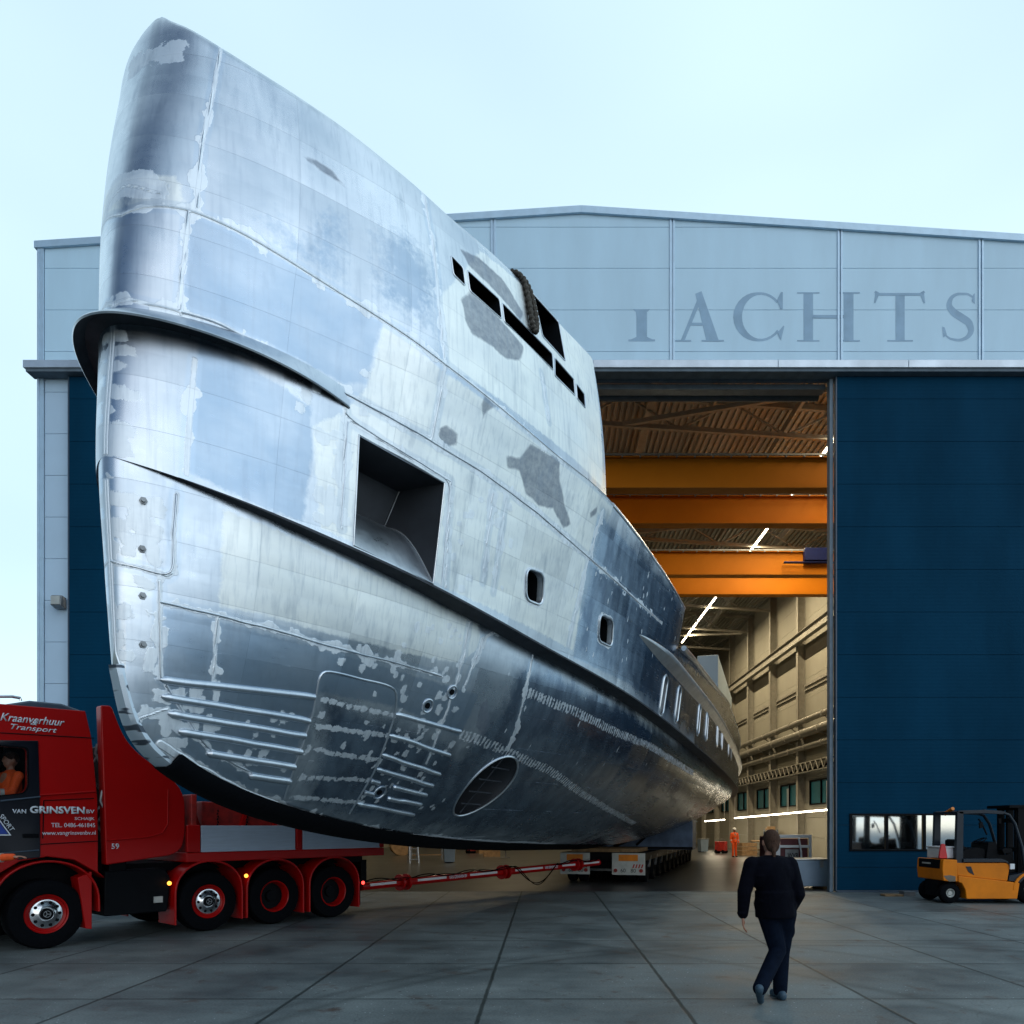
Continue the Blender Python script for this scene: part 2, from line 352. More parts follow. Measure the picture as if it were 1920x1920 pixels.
    mx = N('ShaderNodeMix'); mx.data_type = 'RGBA'; L(dark, mx.inputs[0]); L(gw.outputs[2], mx.inputs[6]); mx.inputs[7].default_value = (.008, .014, .012, 1)
    L(mx.outputs[2], b.inputs['Base Color'])
    rg = N('ShaderNodeMapRange'); rg.inputs[1].default_value = .35; rg.inputs[2].default_value = .7; rg.inputs[3].default_value = .42; rg.inputs[4].default_value = .75; L(n1.outputs[0], rg.inputs[0]); L(rg.outputs[0], b.inputs['Roughness'])
    bp = N('ShaderNodeBump'); bp.inputs['Strength'].default_value = .5; bp.inputs['Distance'].default_value = .006
    hh = math_('SUBTRACT', math_('MULTIPLY', n3.outputs[0], .4), dark); L(hh, bp.inputs['Height']); L(bp.outputs[0], b.inputs['Normal'])
    return m
g = MB(); g.add([(-400, -400, 0), (400, -400, 0), (400, 600, 0), (-400, 600, 0)], [(0, 1, 2, 3)])
go = g.build('ground', ground_mat(), smooth=0); go.location = (0, 20, 0); tag(go, kind='structure')
YF = 20.66
def fx(u): return (u-U0)/F*YF
def fz(v): return H+(V0-v)/F*YF
XL, XR, RX = fx(72), fx(1090)*2-fx(72), fx(1090)
ZE, ZR = fz(458), fz(392)
fl = MB(); fl.add([(XL+.3, YF+.1, .004), (XR-.3, YF+.1, .004), (XR-.3, 76, .004), (XL+.3, 76, .004)], [(0, 1, 2, 3)])
tag(fl.build('hall_floor', mat('polished_hall_floor', (.05, .052, .052), .3, 0, .2, .6), smooth=0), kind='structure')

# ---------------------------------------------------------------- hangar
hg = empty('boat_hangar', (0, YF, 0), label='large pale grey clad boat hangar with open blue sliding doors and faded YACHTS lettering', cat='hangar')
DY = YF
def hb(mb, name, m, **k):   # parts given in world coordinates, moved into the hangar's frame
    for p in mb.v: p.y -= DY
    return mb.build(name, m, hg, **k)
def roofz(x): 
    return ZR-(ZR-ZE)*abs(x-RX)/(RX-XL)
# upper cladding : panels with real gaps
cols_u = [72+13, 262, 593, 925, 1260, 1574, 1838, 2108]
rows_v = [692, 660, 582, 504, 427, 340]
pan = MB()
ux = [fx(85)]+[fx(u) for u in (262, 593, 925, 1260, 1574, 1838)]+[XR-.15]
for i in range(len(ux)-1):
    a = ux[i]+(.07 if i else 0); b = ux[i+1]-(.07 if i < len(ux)-2 else 0)
    for j in range(len(rows_v)-1):
        z0 = fz(rows_v[j])+.006; z1 = fz(rows_v[j+1])-.006
        top = lambda x: min(z1, roofz(x)-.16)
        if max(top(a), top(b)) <= z0+.02: continue
        pts = [(a, z0), (b, z0)]
        ta, tb = max(top(a), z0), max(top(b), z0)
        k = 10; up = [(b+(a-b)*q/k) for q in range(k+1)]
        pts += [(x, max(top(x), z0+.001)) for x in up]
        pan.prism(pts, YF-.02, YF+.06)
hb(pan, 'wall_cladding', M['panel'], smooth=0)
bk = MB(); bk.prism([(XL+.02, fz(712)), (XR-.02, fz(712)), (XR-.02, ZE-.1), (RX, ZR-.1), (XL+.02, ZE-.1)], YF+.062, YF+.16); hb(bk, 'backing_wall', M['joint'], smooth=0)
for u in (262, 593, 925, 1260, 1574, 1838):
    tm = MB(); x = fx(u); zt = roofz(x)-.14
    for dx in (-.045, .045): tm.box(x+dx-.026, x+dx+.026, YF-.05, YF+.05, fz(692), zt)
    tm.box(x-.02, x+.02, YF-.015, YF+.05, fz(692), zt)
    hb(tm, 'trim_strip', M['trim'], bevel=.004)
rt = MB()
for xa, xb in ((XL-.06, RX), (RX, XR+.06)):
    za, zb = roofz(xa), roofz(xb)
    rt.prism([(xa, za-.16), (xb, zb-.16), (xb, zb+.03), (xa, za+.03)], YF-.1, YF+.16)
hb(rt, 'verge_trim', M['trim'], bevel=.006)
# left end wall strip
lw = MB(); lw.box(XL, fx(84), YF-.06, YF+.16, 0, ZE-.12); lw.box(XL+.02, XL+.07, YF-.09, YF-.06, 0, ZE-.2)
hb(lw, 'corner_trim', M['trim'], bevel=.005)
lp = MB(); zs = [0]+[fz(v) for v in (1594, 1516, 1438, 1360, 1282, 1204, 1126, 1048, 970, 892, 814, 736)]+[fz(712)]
for a, b in zip(zs[:-1], zs[1:]): lp.box(fx(85)+.005, fx(134), YF-.02, YF+.06, a+.006, b-.006)
hb(lp, 'side_wall_panel', M['panel_side'], smooth=0)
# fascia over the doors
fa = MB()
segs = [62, 190, 560, 930, 1110, 1450, 1690, 1920, 2120]
for a, b in zip(segs[:-1], segs[1:]): fa.box(fx(a)+.003, fx(b)-.003, YF-.42, YF-.03, fz(706), fz(692))
hb(fa, 'fascia', M['fascia'], bevel=.012)
fu = MB(); fu.box(fx(66), XR, YF-.38, YF-.02, fz(712), fz(706)-.003); hb(fu, 'fascia_soffit', M['joint'], smooth=0)
# door leaves
def leaf(u0, u1, win=None):
    x0, x1 = fx(u0), (fx(u1) if u1 < 1900 else XR-.3)
    L = empty('sliding_door', (0, 0, 0)); L.parent = hg
    mb = MB(); zz = [.06, fz(1626)]+[fz(1547-79.2*k) for k in range(11)]; zz = [z for z in zz if z < fz(714)]+[fz(713)]
    Y0 = -.18
    for a, b in zip(zz[:-1], zz[1:]):
        if win:
            wx0, wx1, wz0, wz1 = win
            if b <= wz0 or a >= wz1: mb.box(x0+.04, x1, Y0, Y0+.1, a+.005, b-.005)
            else:
                for (p, q, r_, s_) in ((x0+.04, wx0, a+.005, b-.005), (wx1, x1, a+.005, b-.005), (wx0, wx1, a+.005, max(a+.006, wz0)), (wx0, wx1, min(b-.006, wz1), b-.005)):
                    if q-p > .01 and s_-r_ > .008: mb.box(p, q, Y0, Y0+.1, r_, s_)
        else: mb.box(x0+.04, x1, Y0, Y0+.1, a+.005, b-.005)
    mb.build('door_panel', M['blue'], L, smooth=0)
    bk = MB()
    if win:
        bk.box(x0+.04, wx0, Y0+.101, Y0+.12, .05, fz(713)); bk.box(wx1, x1, Y0+.101, Y0+.12, .05, fz(713))
        bk.box(wx0, wx1, Y0+.101, Y0+.12, .05, wz0); bk.box(wx0, wx1, Y0+.101, Y0+.12, wz1, fz(713))
    else: bk.box(x0+.04, x1, Y0+.101, Y0+.12, .05, fz(713))
    bk.build('door_core', M['joint'], L, smooth=0)
    e = MB(); e.box(x0, x0+.036, Y0-.01, Y0+.14, .02, fz(713)); e.box(x0+.04, x1, Y0-.015, Y0+.1, .0, .055); e.build('edge_frame', M['navyroof'], L, bevel=.004)
    if win:
        f = MB(); ms = [wx0, fx(1657), fx(1727), wx1]
        f.box(wx0-.04, wx1+.04, Y0-.03, Y0+.02, wz1, wz1+.05); f.box(wx0-.04, wx1+.04, Y0-.03, Y0+.02, wz0-.05, wz0)
        for m_ in ms: f.box(m_-.035, m_+.035, Y0-.03, Y0+.02, wz0+.001, wz1-.001)
        f.build('window_frame', M['black'], L, bevel=.004)
        mirror = mat('sky_reflecting_pane', (.34, .43, .50), .06, 1, .02)
        for a, b in zip(ms[:-1], ms[1:]):
            p = MB(); p.box(a+.036, b-.036, Y0+.03, Y0+.04, wz0+.002, wz1-.002); p.build('window_pane', mirror, L, smooth=0)
    return L
leaf(135, 640)
leaf(1562, 2100, (fx(1590), fx(1792), fz(1592), fz(1529)))
jb = MB(); jb.box(fx(1553.5), fx(1560.5), YF-.08, YF+.12, 0, fz(713)); jb.box(fx(634), fx(642), YF-.04, YF+.5, 0, fz(713)); [setattr(p, 'y', p.y-DY) for p in jb.v]; build_each(jb, 'door_jamb', mat('grey_jamb_paint', (.16, .22, .28), .5), hg, bevel=.01)
hd = MB(); hd.box(fx(642), fx(1553), YF+.2, YF+.5, fz(722), fz(712)-.003); hb(hd, 'header_beam', mat('slate_header', (.06, .09, .12), .5), smooth=0)
tb = MB(); tb.cyl((fx(642), YF+.75, 14.13), (fx(1552), YF+.75, 14.13), .13, n=20); hb(tb, 'roller_tube', mat('dull_roller_tube', (.04, .05, .06), .7))
# interior shell
XW = 15.5; YB = 76.
def rz_in(x): return roofz(x)-.55
rf = MB(); n = 120
xs = np.linspace(XL+.2, XR-.2, n*2+1); prof = []
for i in range(len(xs)-1):
    x0, x1 = xs[i], xs[i+1]; k = i % 2
    za = rz_in(x0)+(.09 if k else 0); zb = rz_in(x1)+(.09 if k else 0); prof += [(x0, za), (x1, zb)]
vs = [(x, YF+.2, z) for x, z in prof]+[(x, YB, z) for x, z in prof]; m_ = len(prof)
rf.add(vs, [(i, i+1, m_+i+1, m_+i) for i in range(m_-1)])
hb(rf, 'roof_deck', mat('ribbed_roof_deck', (.33, .335, .31), .6, 0, .08, .4), smooth=0, fix=False)
ro = MB(); ro.prism([(XL, ZE-.05), (RX, ZR-.05), (XR, ZE-.05), (XR, ZE-.30), (RX, ZR-.30), (XL, ZE-.30)], YF+.17, YB+.2); hb(ro, 'roof', M['joint'], smooth=0)
def side_wall(x, s, name, windows):
    mb = MB(); zz = list(np.arange(0, 18, 1.17)); bays = [YF+.2]+[22.8+5.4*k for k in range(10)]+[YB]
    wz0, wz1 = 3.1, 4.45
    for a, b in zip(zz[:-1], zz[1:]):
        for p, q in zip(bays[:-1], bays[1:]):
            if windows and a < wz1 and b > wz0:
                c0, c1 = p+.9, q-.9
                if q-p < 3: mb.box(*(sorted((x, x+s*.15))), p, q, a, b-.012); continue
                mb.box(*(sorted((x, x+s*.15))), p, c0, a, b-.012); mb.box(*(sorted((x, x+s*.15))), c1, q, a, b-.012)
                if a < wz0: mb.box(*(sorted((x, x+s*.15))), c0, c1, a, wz0)
                if b > wz1: mb.box(*(sorted((x, x+s*.15))), c0, c1, wz1, b-.012)
            else: mb.box(*(sorted((x, x+s*.15))), p, q, a, b-.012)
    hb(mb, name, M['cream'], smooth=0)
    ot = MB(); 
    if windows:
        ot.box(*(sorted((x+s*.152, x+s*.3))), YF+.1, YB, 0, 3.08); ot.box(*(sorted((x+s*.152, x+s*.3))), YF+.1, YB, 4.47, 17.7)
    else: ot.box(*(sorted((x+s*.152, x+s*.3))), YF+.1, YB, 0, 17.7)
    hb(ot, 'outer_wall', M['panel_side'], smooth=0)
side_wall(XW, 1, 'inner_side_wall', True)
side_wall(XL+.45, -1, 'inner_side_wall', False)
ew = MB()
for a in np.arange(0, 18, 1.17): ew.box(XL+.3, XR-.3, YB-.1, YB, a, a+1.158)
hb(ew, 'end_wall', M['cream'], smooth=0)
for k in range(1, 10):
    ya, yb = 22.8+5.4*(k-1)+.9, 22.8+5.4*k-.9
    wf = MB(); mid = (ya+yb)/2
    wf.box(XW-.05, XW+.1, ya, yb, 3.05, 3.13); wf.box(XW-.05, XW+.1, ya, yb, 4.40, 4.48)
    for y in (ya, mid, yb-.08): wf.box(XW-.05, XW+.1, y, y+.08, 3.131, 4.399)
    wo = hb(wf, 'window_frame', M['black'], smooth=0)
    p = MB(); p.box(XW+.05, XW+.07, ya+.05, yb-.05, 3.12, 4.41); hb(p, 'window_pane', mat('teal_dusk_pane', (.05, .22, .28), .15, 0, .05, emit=(.04, .17, .22), es=.0) if k == 1 else bpy.data.materials['teal_dusk_pane'], smooth=0)
for k in range(10):
    y = 22.8+5.4*k
    for x, s in ((XW, -1), (XL+.45, 1)):
        c = MB(); x1 = x+s*.45
        a, b = sorted((x+s*.004, x1)); c.box(a, b, y-.02, y+.02, 0, rz_in(x)-.05)
        for q in (x+s*.01, x1): c.box(q-.012, q+.012, y-.17, y+.17, 0, rz_in(x)-.05)
        hb(c, 'column', M['beam'], smooth=0)
    tr = MB(); zt = lambda x: rz_in(x)-.14; zb = lambda x: rz_in(x)-1.25
    for a, b in ((XL+.6, RX), (RX, XW-.1)):
        tr.bar((a, y, zt(a)), (b, y, zt(b)), .16, .2); tr.bar((a, y, zb(a)), (b, y, zb(b)), .16, .16)
    nn = 14; X = np.linspace(XL+.9, XW-.3, nn+1)
    for i in range(nn):
        if i % 2 == 0: tr.bar((X[i], y, zt(X[i])), (X[i+1], y, zb(X[i+1])), .07, .07)
        else: tr.bar((X[i], y, zb(X[i])), (X[i+1], y, zt(X[i+1])), .07, .07)
    hb(tr, 'roof_truss', M['beam'], smooth=0)
for x in (-10, -6.5, -3, .5, 4, 6.3, 9.4, 12.6):
    pl = MB(); w_ = .3 if x == 4 else .12
    pl.box(x-w_/2, x+w_/2, YF+.6, YB-.1, rz_in(x)-.62, rz_in(x)-.32); hb(pl, 'purlin', M['beam'], smooth=0)
for k in (0, 2, 4, 6):   # wind braces between trusses
    y = 22.8+5.4*k; br = MB()
    br.bar((14.6, y, 16.1), (3.0, y+5.4, 17.0), .16, .16); br.bar((3.0, y+.2, 17.0), (-8, y+5.4, 16.4), .16, .16); hb(br, 'wind_brace', M['beam'], smooth=0)
for x, s in ((XW-.5, -1), (XL+.95, 1)):
    rb = MB(); a, b = sorted((x, x+s*.3)); rb.box(a, b, YF+.8, YB-.2, 12.5, 12.52); rb.box(a, b, YF+.8, YB-.2, 13.0, 13.02)
    rb.box((a+b)/2-.015, (a+b)/2+.015, YF+.8, YB-.2, 12.521, 12.999); rb.box((a+b)/2-.03, (a+b)/2+.03, YF+.8, YB-.2, 13.021, 13.08)
    hb(rb, 'crane_runway', M['beam'], smooth=0)
for k in range(1, 10):   # short wall rails between the columns
    y = 22.8+5.4*(k-1); r_ = MB(); r_.box(XW-.1, XW-.005, y+.2, y+5.2, 10.05, 10.2); r_.box(XW-.1, XW-.005, y+.2, y+5.2, 9.8, 9.88); hb(r_, 'wall_rail', M['beam'], smooth=0)
# floodlight on the left corner
fl_ = empty('floodlight', (fx(118), YF-.02, fz(1131)), label='small square floodlight fixed on the pale wall strip left of the blue door', cat='floodlight')
b = MB(); b.prism([(-.05, .12), (-.05, -.2), (-.30, -.14), (-.26, .14)], -.14, .14, 'x', Matrix.Identity(4)); b.build('housing', M['steel'], fl_, bevel=.01)
b = MB(); b.box(-.12, .12, -.315, -.29, -.12, .1); b.build('lens', M['hivis'], fl_)
b = MB(); b.box(-.05, .05, -.05, .0, -.06, .06); b.build('bracket', M['steel'], fl_)

# faded lettering, drawn as serif outlines
def stroke(mb, pts, ws, ang=None, y=0):
    n = len(pts); P = [Vector(p) for p in pts]; L_, R_ = [], []
    for i in range(n):
        t = (P[min(i+1, n-1)]-P[max(i-1, 0)]).normalized(); nrm = Vector((-t.y, t.x)); w_ = ws[i]/2 if isinstance(ws, (list, tuple)) else ws/2
        L_.append(P[i]+nrm*w_); R_.append(P[i]-nrm*w_)
    vs = [(p.x, y, p.y) for p in L_]+[(p.x, y, p.y) for p in R_]
    mb.add(vs, [(i, n+i, n+i+1, i+1) for i in range(n-1)])
def letter(ch, u0, u1):
    x0, x1 = fx(u0), fx(u1); z0, z1 = fz(641), fz(549); w_, h = x1-x0, z1-z0; mb = MB()
    P = lambda a, b: (x0+a*w_, z0+b*h)
    T = .36; th = .07
    def q(pts): mb.add([(P(a, b)[0], 0, P(a, b)[1]) for a, b in pts], [tuple(range(len(pts)))])
    def serif(a0, a1, b0, b1): q([(a0, b0), (a1, b0), (a1, b1), (a0, b1)])
    if ch == 'Y':
        q([(.30, .045), (.70, .045), (.70, .70*.87), (.72, .60), (.80, .655), (.16, .655), (.28, .60), (.30, .50)]) ; serif(0, 1, 0, .04); q([(.1, .04), (.9, .04), (.7, .09), (.3, .09)])
    if ch == 'A':
        q([(.10, .03), (.19, .03), (.56, .86), (.50, .93)]); q([(.66, .03), (.94, .03), (.56, 1.02), (.42, .97)]) ; q([(.27, .32), (.70, .32), (.68, .38), (.30, .38)])
        serif(-.03, .33, -.003, .028); serif(.56, 1.06, -.003, .028)
    if ch == 'C':
        pts, ws = [], []
        for i in range(25):
            a = R(38+i*(286/24)); c = .50+.46*math.cos(a); s_ = .5+.475*math.sin(a); pts.append(P(c, s_)); k = abs(math.cos(a)) if math.cos(a) < 0 else 0
            ws.append((.05+.13*k**1.3)*h)
        stroke(mb, pts, ws); q([(.92, .66), (.97, .66), (.97, 1.0), (.93, 1.0), (.85, .84)]); q([(.86, .17), (.98, .32), (1.0, .30), (.93, .02)])
    if ch == 'H':
        for a in (.10, .73): serif(a, a+.15, .028, .972); serif(a-.10, a+.25, -.003, .026); serif(a-.10, a+.25, .974, 1.0)
        serif(.252, .728, .47, .535)
    if ch == 'T':
        serif(.42, .60, .028, .93); serif(.26, .76, -.003, .026); serif(.02, .98, .932, .985); q([(.0, .78), (.03, .78), (.09, .93), (.02, .93)]); q([(1.0, .78), (.97, .78), (.91, .93), (.98, .93)])
        q([(.0, .988), (.1, .988), (.03, 1.03)]); q([(1.0, .988), (.9, .988), (.97, 1.03)])
    if ch == 'S':
        ctl = [(.90, .90), (.70, .965), (.48, .965), (.26, .88), (.20, .74), (.32, .60), (.55, .49), (.78, .37), (.84, .22), (.72, .08), (.48, .025), (.25, .05), (.08, .13)]
        ws = [.04, .05, .055, .08, .12, .15, .16, .15, .12, .08, .055, .045, .03]
        tt = np.linspace(0, 12, 13); fxx = pchip(tt, [c[0] for c in ctl]); fzz = pchip(tt, [c[1] for c in ctl]); fw = pchip(tt, ws); q_ = np.linspace(0, 12, 49)
        stroke(mb, [P(float(fxx(t)), float(fzz(t))) for t in q_], [float(fw(t))*h for t in q_]); q([(.86, .82), (.95, .76), (.95, .98), (.90, .95)]); q([(.0, .30), (.07, .28), (.13, .13), (.03, .08)])
    fo = {}
    for fi, f in enumerate(mb.f):
        for i in f: fo.setdefault(i, fi if ch not in 'CS' or len(mb.v) < 0 else (0 if fi < len(mb.f)-2 else fi))
    mb.v = [Vector((p.x, YF-.0225-.0012*(fo[i] % 9), p.z)) for i, p in enumerate(mb.v)]
    o = hb(mb, 'sign_letter', M['ghost'], smooth=0, fix=False); return o
for ch, a, b in (('Y', 1178, 1228), ('A', 1268, 1352), ('C', 1379, 1470), ('H', 1494, 1614), ('T', 1638, 1734), ('S', 1766, 1830)): letter(ch, a, b)

# cranes
for i, (ya, yb) in enumerate(((24.9, 27.8), (33.4, 36.2))):
    cr_ = empty('overhead_crane', ((XL+XW)/2, (ya+yb)/2, 13), label=('orange twin girder overhead crane nearest the hangar door opening', 'orange overhead crane farther in, with the blue hoist box at its right end')[i], cat='crane', group='overhead cranes under the hangar roof')
    ox, oy = (XL+XW)/2, (ya+yb)/2; hw = 13.8
    for y in (ya-oy, yb-oy):
        b = MB(); b.box(-hw, hw, y-.16, y+.16, .14, 1.0); b.box(-hw, hw, y-.24, y+.24, .0, .137); b.box(-hw, hw, y-.24, y+.24, 1.003, 1.04)
        b.build('girder', M['crane'], cr_, smooth=0)
        b = MB(); b.box(-hw, hw, y-.03, y+.03, 1.042, 1.1); b.box(-hw, hw, y-.34, y-.30, 1.03, 1.08)
        for q in np.arange(-hw, hw, .6): b.box(q, q+.05, y-.33, y-.22, .98, 1.03)
        b.build('rail', M['steel'], cr_, smooth=0)
    for x in (-hw, hw): b = MB(); b.box(x-.2, x+.2, ya-oy-.6, yb-oy+.6, .1, .6); build_each(b, 'end_carriage', M['crane'], cr_, bevel=.01)
    if i: 
        b = MB(); b.box(11.5-ox, 12.7-ox, ya-oy-.5, ya-oy-.26, .55, 1.1); b.box(10.6-ox, 12.9-ox, ya-oy-.45, ya-oy-.3, .45, .52); b.build('hoist', mat('blue_hoist', (.006, .012, .07), .5, spec=.15), cr_, bevel=.02)
# strip lights under the roof : lit lamps; the one nearest the door is added to light the crane
k = 0
for seg, lab in (((21.6, 24.4), 'strip light just inside the door head, nearest the opening'), ((26.0, 29.7), 'lit strip light highest beside the door jamb'), ((31.2, 34.9), 'lit strip light glimpsed between the two near crane girders'), ((36.3, 40.0), 'lit strip light hanging between the near and far cranes'),
                 ((41.5, 45.2), 'strip light hidden above the far crane girders'), ((47.6, 53.3), 'lit strip light just past the far crane, upper of two in line'), ((53.7, 59.6), 'lit strip light just past the far crane, lower of two in line')):
    for x in (11.0, -2.0):
        if x < 0: lab2 = 'strip light in the left row of the hangar roof, hidden behind the yacht'
        else: lab2 = lab
        L = empty('strip_light', (x, (seg[0]+seg[1])/2, 16.5), label=lab2, cat='strip light', group='strip lights under the hangar roof'); h_ = (seg[1]-seg[0])/2
        b = MB(); b.box(-.06, .06, -h_, h_, .0, .05); b.build('housing', M['white'], L)
        b = MB(); b.box(-.05, .05, -h_+.02, h_-.02, -.035, -.002); b.build('tube', M['lamp'], L)
        ld = bpy.data.lights.new('strip_lamp', 'AREA'); ld.shape = 'RECTANGLE'; ld.size = .12; ld.size_y = h_*2; ld.energy = (560 if x > 0 else 200)*(.35 if seg[0] < 25 else 1); ld.color = (1, .80, .50)
        lo = bpy.data.objects.new('strip_lamp', ld); col.objects.link(lo); lo.parent = L; lo.location = (0, 0, -.06)
def lowlight(p0, p1, lab, e=28):
    p0, p1 = Vector(p0), Vector(p1); c = (p0+p1)/2; L = empty('work_light', c, label=lab, cat='strip light', group='work lights along the hall wall')
    b = MB(); b.bar(p0-c, p1-c, .09, .06); b.build('tube', M['lamp'], L)
    b = MB(); b.bar(p0-c+Vector((0, 0, .055)), p1-c+Vector((0, 0, .055)), .12, .045); 
    for p in (p0, p1): b.bar(p-c+Vector((0, 0, .05)), p-c+Vector((0, 0, 1.4)), .02, .02)
    b.build('housing', M['white'], L)
    ld = bpy.data.lights.new('work_lamp', 'AREA'); ld.shape = 'RECTANGLE'; ld.size = (p1-p0).length*.9; ld.size_y = .1; ld.energy = e; ld.color = (1, .84, .58)
    lo = bpy.data.objects.new('work_lamp', ld); col.objects.link(lo); lo.parent = L; lo.location = (0, 0, -.05); lo.rotation_euler = ((p1-p0).to_track_quat('X', 'Z')).to_euler()
lowlight(at(1550, 1518.5, 36), at(1478, 1525, 42), 'bright low strip light nearest the door jamb')
lowlight(at(1476, 1525.3, 42.3), at(1378, 1534, 52), 'bright low strip light behind the walking man')
lowlight(at(1358, 1537, 54), at(1322, 1540, 60), 'low strip light under the stern of the yacht', 20)
# pipes along the wall
for (z, r, x, lab, cp) in ((7.95, .17, 15.1, 'uppermost thin pipe running along the cream hall wall', 0), (7.15, .24, 14.9, 'thick duct in the middle of the three wall pipes', 1), (6.4, .17, 15.05, 'lowest thin pipe of the three along the cream wall', 0)):
    P = empty('wall_pipe', (x, 48, z), label=lab, cat='pipe', group='pipes along the hall wall')
    b = MB(); b.cyl((0, -25, 0), (0, 26, 0), r, n=18); b.build('pipe', mat('grey_pipe%d' % int(z*10), (.30, .29, .25), .4, .4, .1), P)
    b = MB()
    for y in np.arange(-24, 26, 2.7): b.cyl((0, y, 0), (0, y+.12, 0), r+.03, n=18)
    for y in np.arange(-24, 26, 5.4): b.bar((0, y, -r), (15.5-x, y, -r-.3), .05, .05)
    b.build('clamp', M['beam'], P)
P = empty('cable_tray', (15.1, 48, 5.2), label='lattice cable tray below the pipes on the cream wall', cat='cable tray')
b = MB(); b.box(-.2, .2, -25, 26, .25, .3); b.box(-.2, .2, -25, 26, -.3, -.25)
for y in np.arange(-25, 26, .8): b.bar((-.2, y, -.26), (-.2, y+.4, .26), .04, .04); b.bar((-.2, y+.4, .26), (-.2, y+.8, -.26), .04, .04)
b.build('lattice', M['beam'], P, smooth=0); b = MB(); b.tube([(0, y, -.1+.06*math.sin(y*1.3)) for y in np.arange(-25, 26, .7)], .07); b.build('cable', M['dark'], P)

# ================================================================ YACHT
PHI = R(17); X0, Y0 = -3.4, 5.8
YR = empty('yacht', (X0, Y0, 0), -PHI, label='huge bare aluminium yacht hull rolling out of the hangar on a trailer, bow foremost', cat='yacht')
cP, sP = math.cos(PHI), math.sin(PHI)
def proj(s, b, z):
    X = X0+s*sP+b*cP; Y = Y0+s*cP-b*sP; return U0+F*X/Y, V0-F*(z-H)/Y, Y
def sq(f): return lambda s: f(np.sqrt(np.maximum(np.asarray(s, float), 0)))
def curveB(pts): return sq(pchip([math.sqrt(p[0]) for p in pts], [p[1] for p in pts]))
B1 = curveB([(0, 0), (.09, .19), (.36, .45), (1.2, .98), (2.6, 1.62), (4.3, 2.13), (7.5, 2.88), (11, 3.25), (16, 3.5), (22, 3.58), (29, 3.5), (34, 3.25), (38, 2.9)])
B3 = curveB([(0, 0), (.09, .26), (.36, .57), (1.3, 1.28), (2.2, 1.86), (3.5, 2.37), (5, 2.85), (6.5, 3.08), (9, 3.42), (12, 3.54), (16, 3.62), (22, 3.66), (28, 3.62), (34, 3.4), (38, 3.05)])
B4 = curveB([(0, 0), (.09, .29), (.36, .56), (1.0, .98), (2.2, 1.68), (3.5, 2.18), (5.4, 2.58), (7, 2.8), (38, 3)])
rk = pchip([2.2, 2.7, 3.05, 3.9, 4.7, 5.6, 6.4, 6.8, 7.5, 7.9, 8.25, 8.46, 8.56, 8.62, 8.66, 8.70], [.10, .10, .08, .03, -.01, .05, .11, .16, .28, .37, .45, .48, .50, .52, .56, .62])
def rake(s, z): return rk(z)*np.exp(-np.asarray(s)/.9)
def tracez(pts, B, ds=0):
    S0 = np.linspace(.0, 6.15, 3000)**2; out = []
    for (a, b) in pts:
        z_ = H+(V0-b)/F*7.
        for it in range(12):
            u, v, Y = proj(S0+rake(S0, z_), B(S0), 0); k0 = int(np.argmin(u[:600])); q = np.where(np.diff(u[k0:]) <= 0)[0]; k1 = k0+(q[0] if len(q) else len(u)-k0)
            if a < u[k0] or a > u[k1-1]: break
            s_ = np.interp(a, u[k0:k1], S0[k0:k1]); y_ = np.interp(a, u[k0:k1], Y[k0:k1]); z_ = .5*z_+.5*(H+(V0-b)/F*y_)
        else: out.append((float(s_), float(z_)))
    return out
K1 = [(200, 856), (271, 867), (344, 893), (417, 931), (504, 969), (600, 1003), (714, 1052), (829, 1107), (929, 1159), (1001, 1196), (1084, 1243), (1189, 1312), (1270, 1373), (1330, 1420)]
K3 = [(210, 366), (260, 370), (355, 395), (440, 430), (520, 475), (600, 525), (680, 575), (750, 620), (835, 682), (900, 732), (1000, 815), (1060, 865), (1135, 928), (1200, 1008), (1240, 1065), (1285, 1140)]
K3a = [(1283, 1210), (1310, 1243), (1344, 1288), (1370, 1325)]
K4 = [(300, 40), (340, 44), (400, 72), (480, 120), (620, 212), (760, 322), (870, 420), (960, 500), (1050, 598), (1090, 640), (1110, 662)]
def curveZ(tr, z0, tail):
    pts = [(0, z0)]+[p for p in tr if p[0] > .05]+tail
    return curveB(pts)
t1 = tracez(K1, B1)
_x = np.sqrt([0]+[p[0] for p in t1]+[20, 28, 38]); _y = np.array([4.67]+[p[1] for p in t1]+[3.50, 3.46, 3.42]); _c = np.polyfit(_x, _y, 5, w=np.array([2.]+[1.]*(len(_x)-1)))
z1f = lambda s: np.polyval(_c, np.sqrt(np.maximum(np.asarray(s, float), 0)))
t3 = tracez(K3, B3); z3f = curveZ(t3, 6.66, [(38, t3[-1][1])]); SST = t3[-1][0]
t3a = tracez(K3a, B3); z3af = curveB([(0, t3a[0][1]+.1)]+t3a+[(38, t3a[-1][1])])
t4 = tracez(K4, B4); _z4 = curveZ([p for p in t4 if p[0] > .5], 8.64, [(38, t4[-1][1])]); z4f = lambda s: np.minimum(_z4(s), 8.68)
print('K1', [(round(a, 2), round(b, 2)) for a, b in t1]); print('K3', [(round(a, 2), round(b, 2)) for a, b in t3]); print('K3a', t3a); print('K4', [(round(a, 2), round(b, 2)) for a, b in t4])
zk = curveB([(0, 3.2), (.03, 2.98), (.11, 2.70), (.286, 2.47), (.44, 2.37), (1.0, 2.14), (1.93, 1.92), (4.06, 1.65), (7, 1.46), (10.8, 1.34), (16, 1.24), (22, 1.42), (30, 2.2), (38, 2.9)])
sstep = lambda s: np.clip((s-SST)/.03, 0, 1)
def z3(s): k = sstep(s); return z3f(s)*(1-k)+z3af(s)*k
ledge = lambda s: np.clip(np.asarray(s)/3.0, 0, 1)**.7*.27
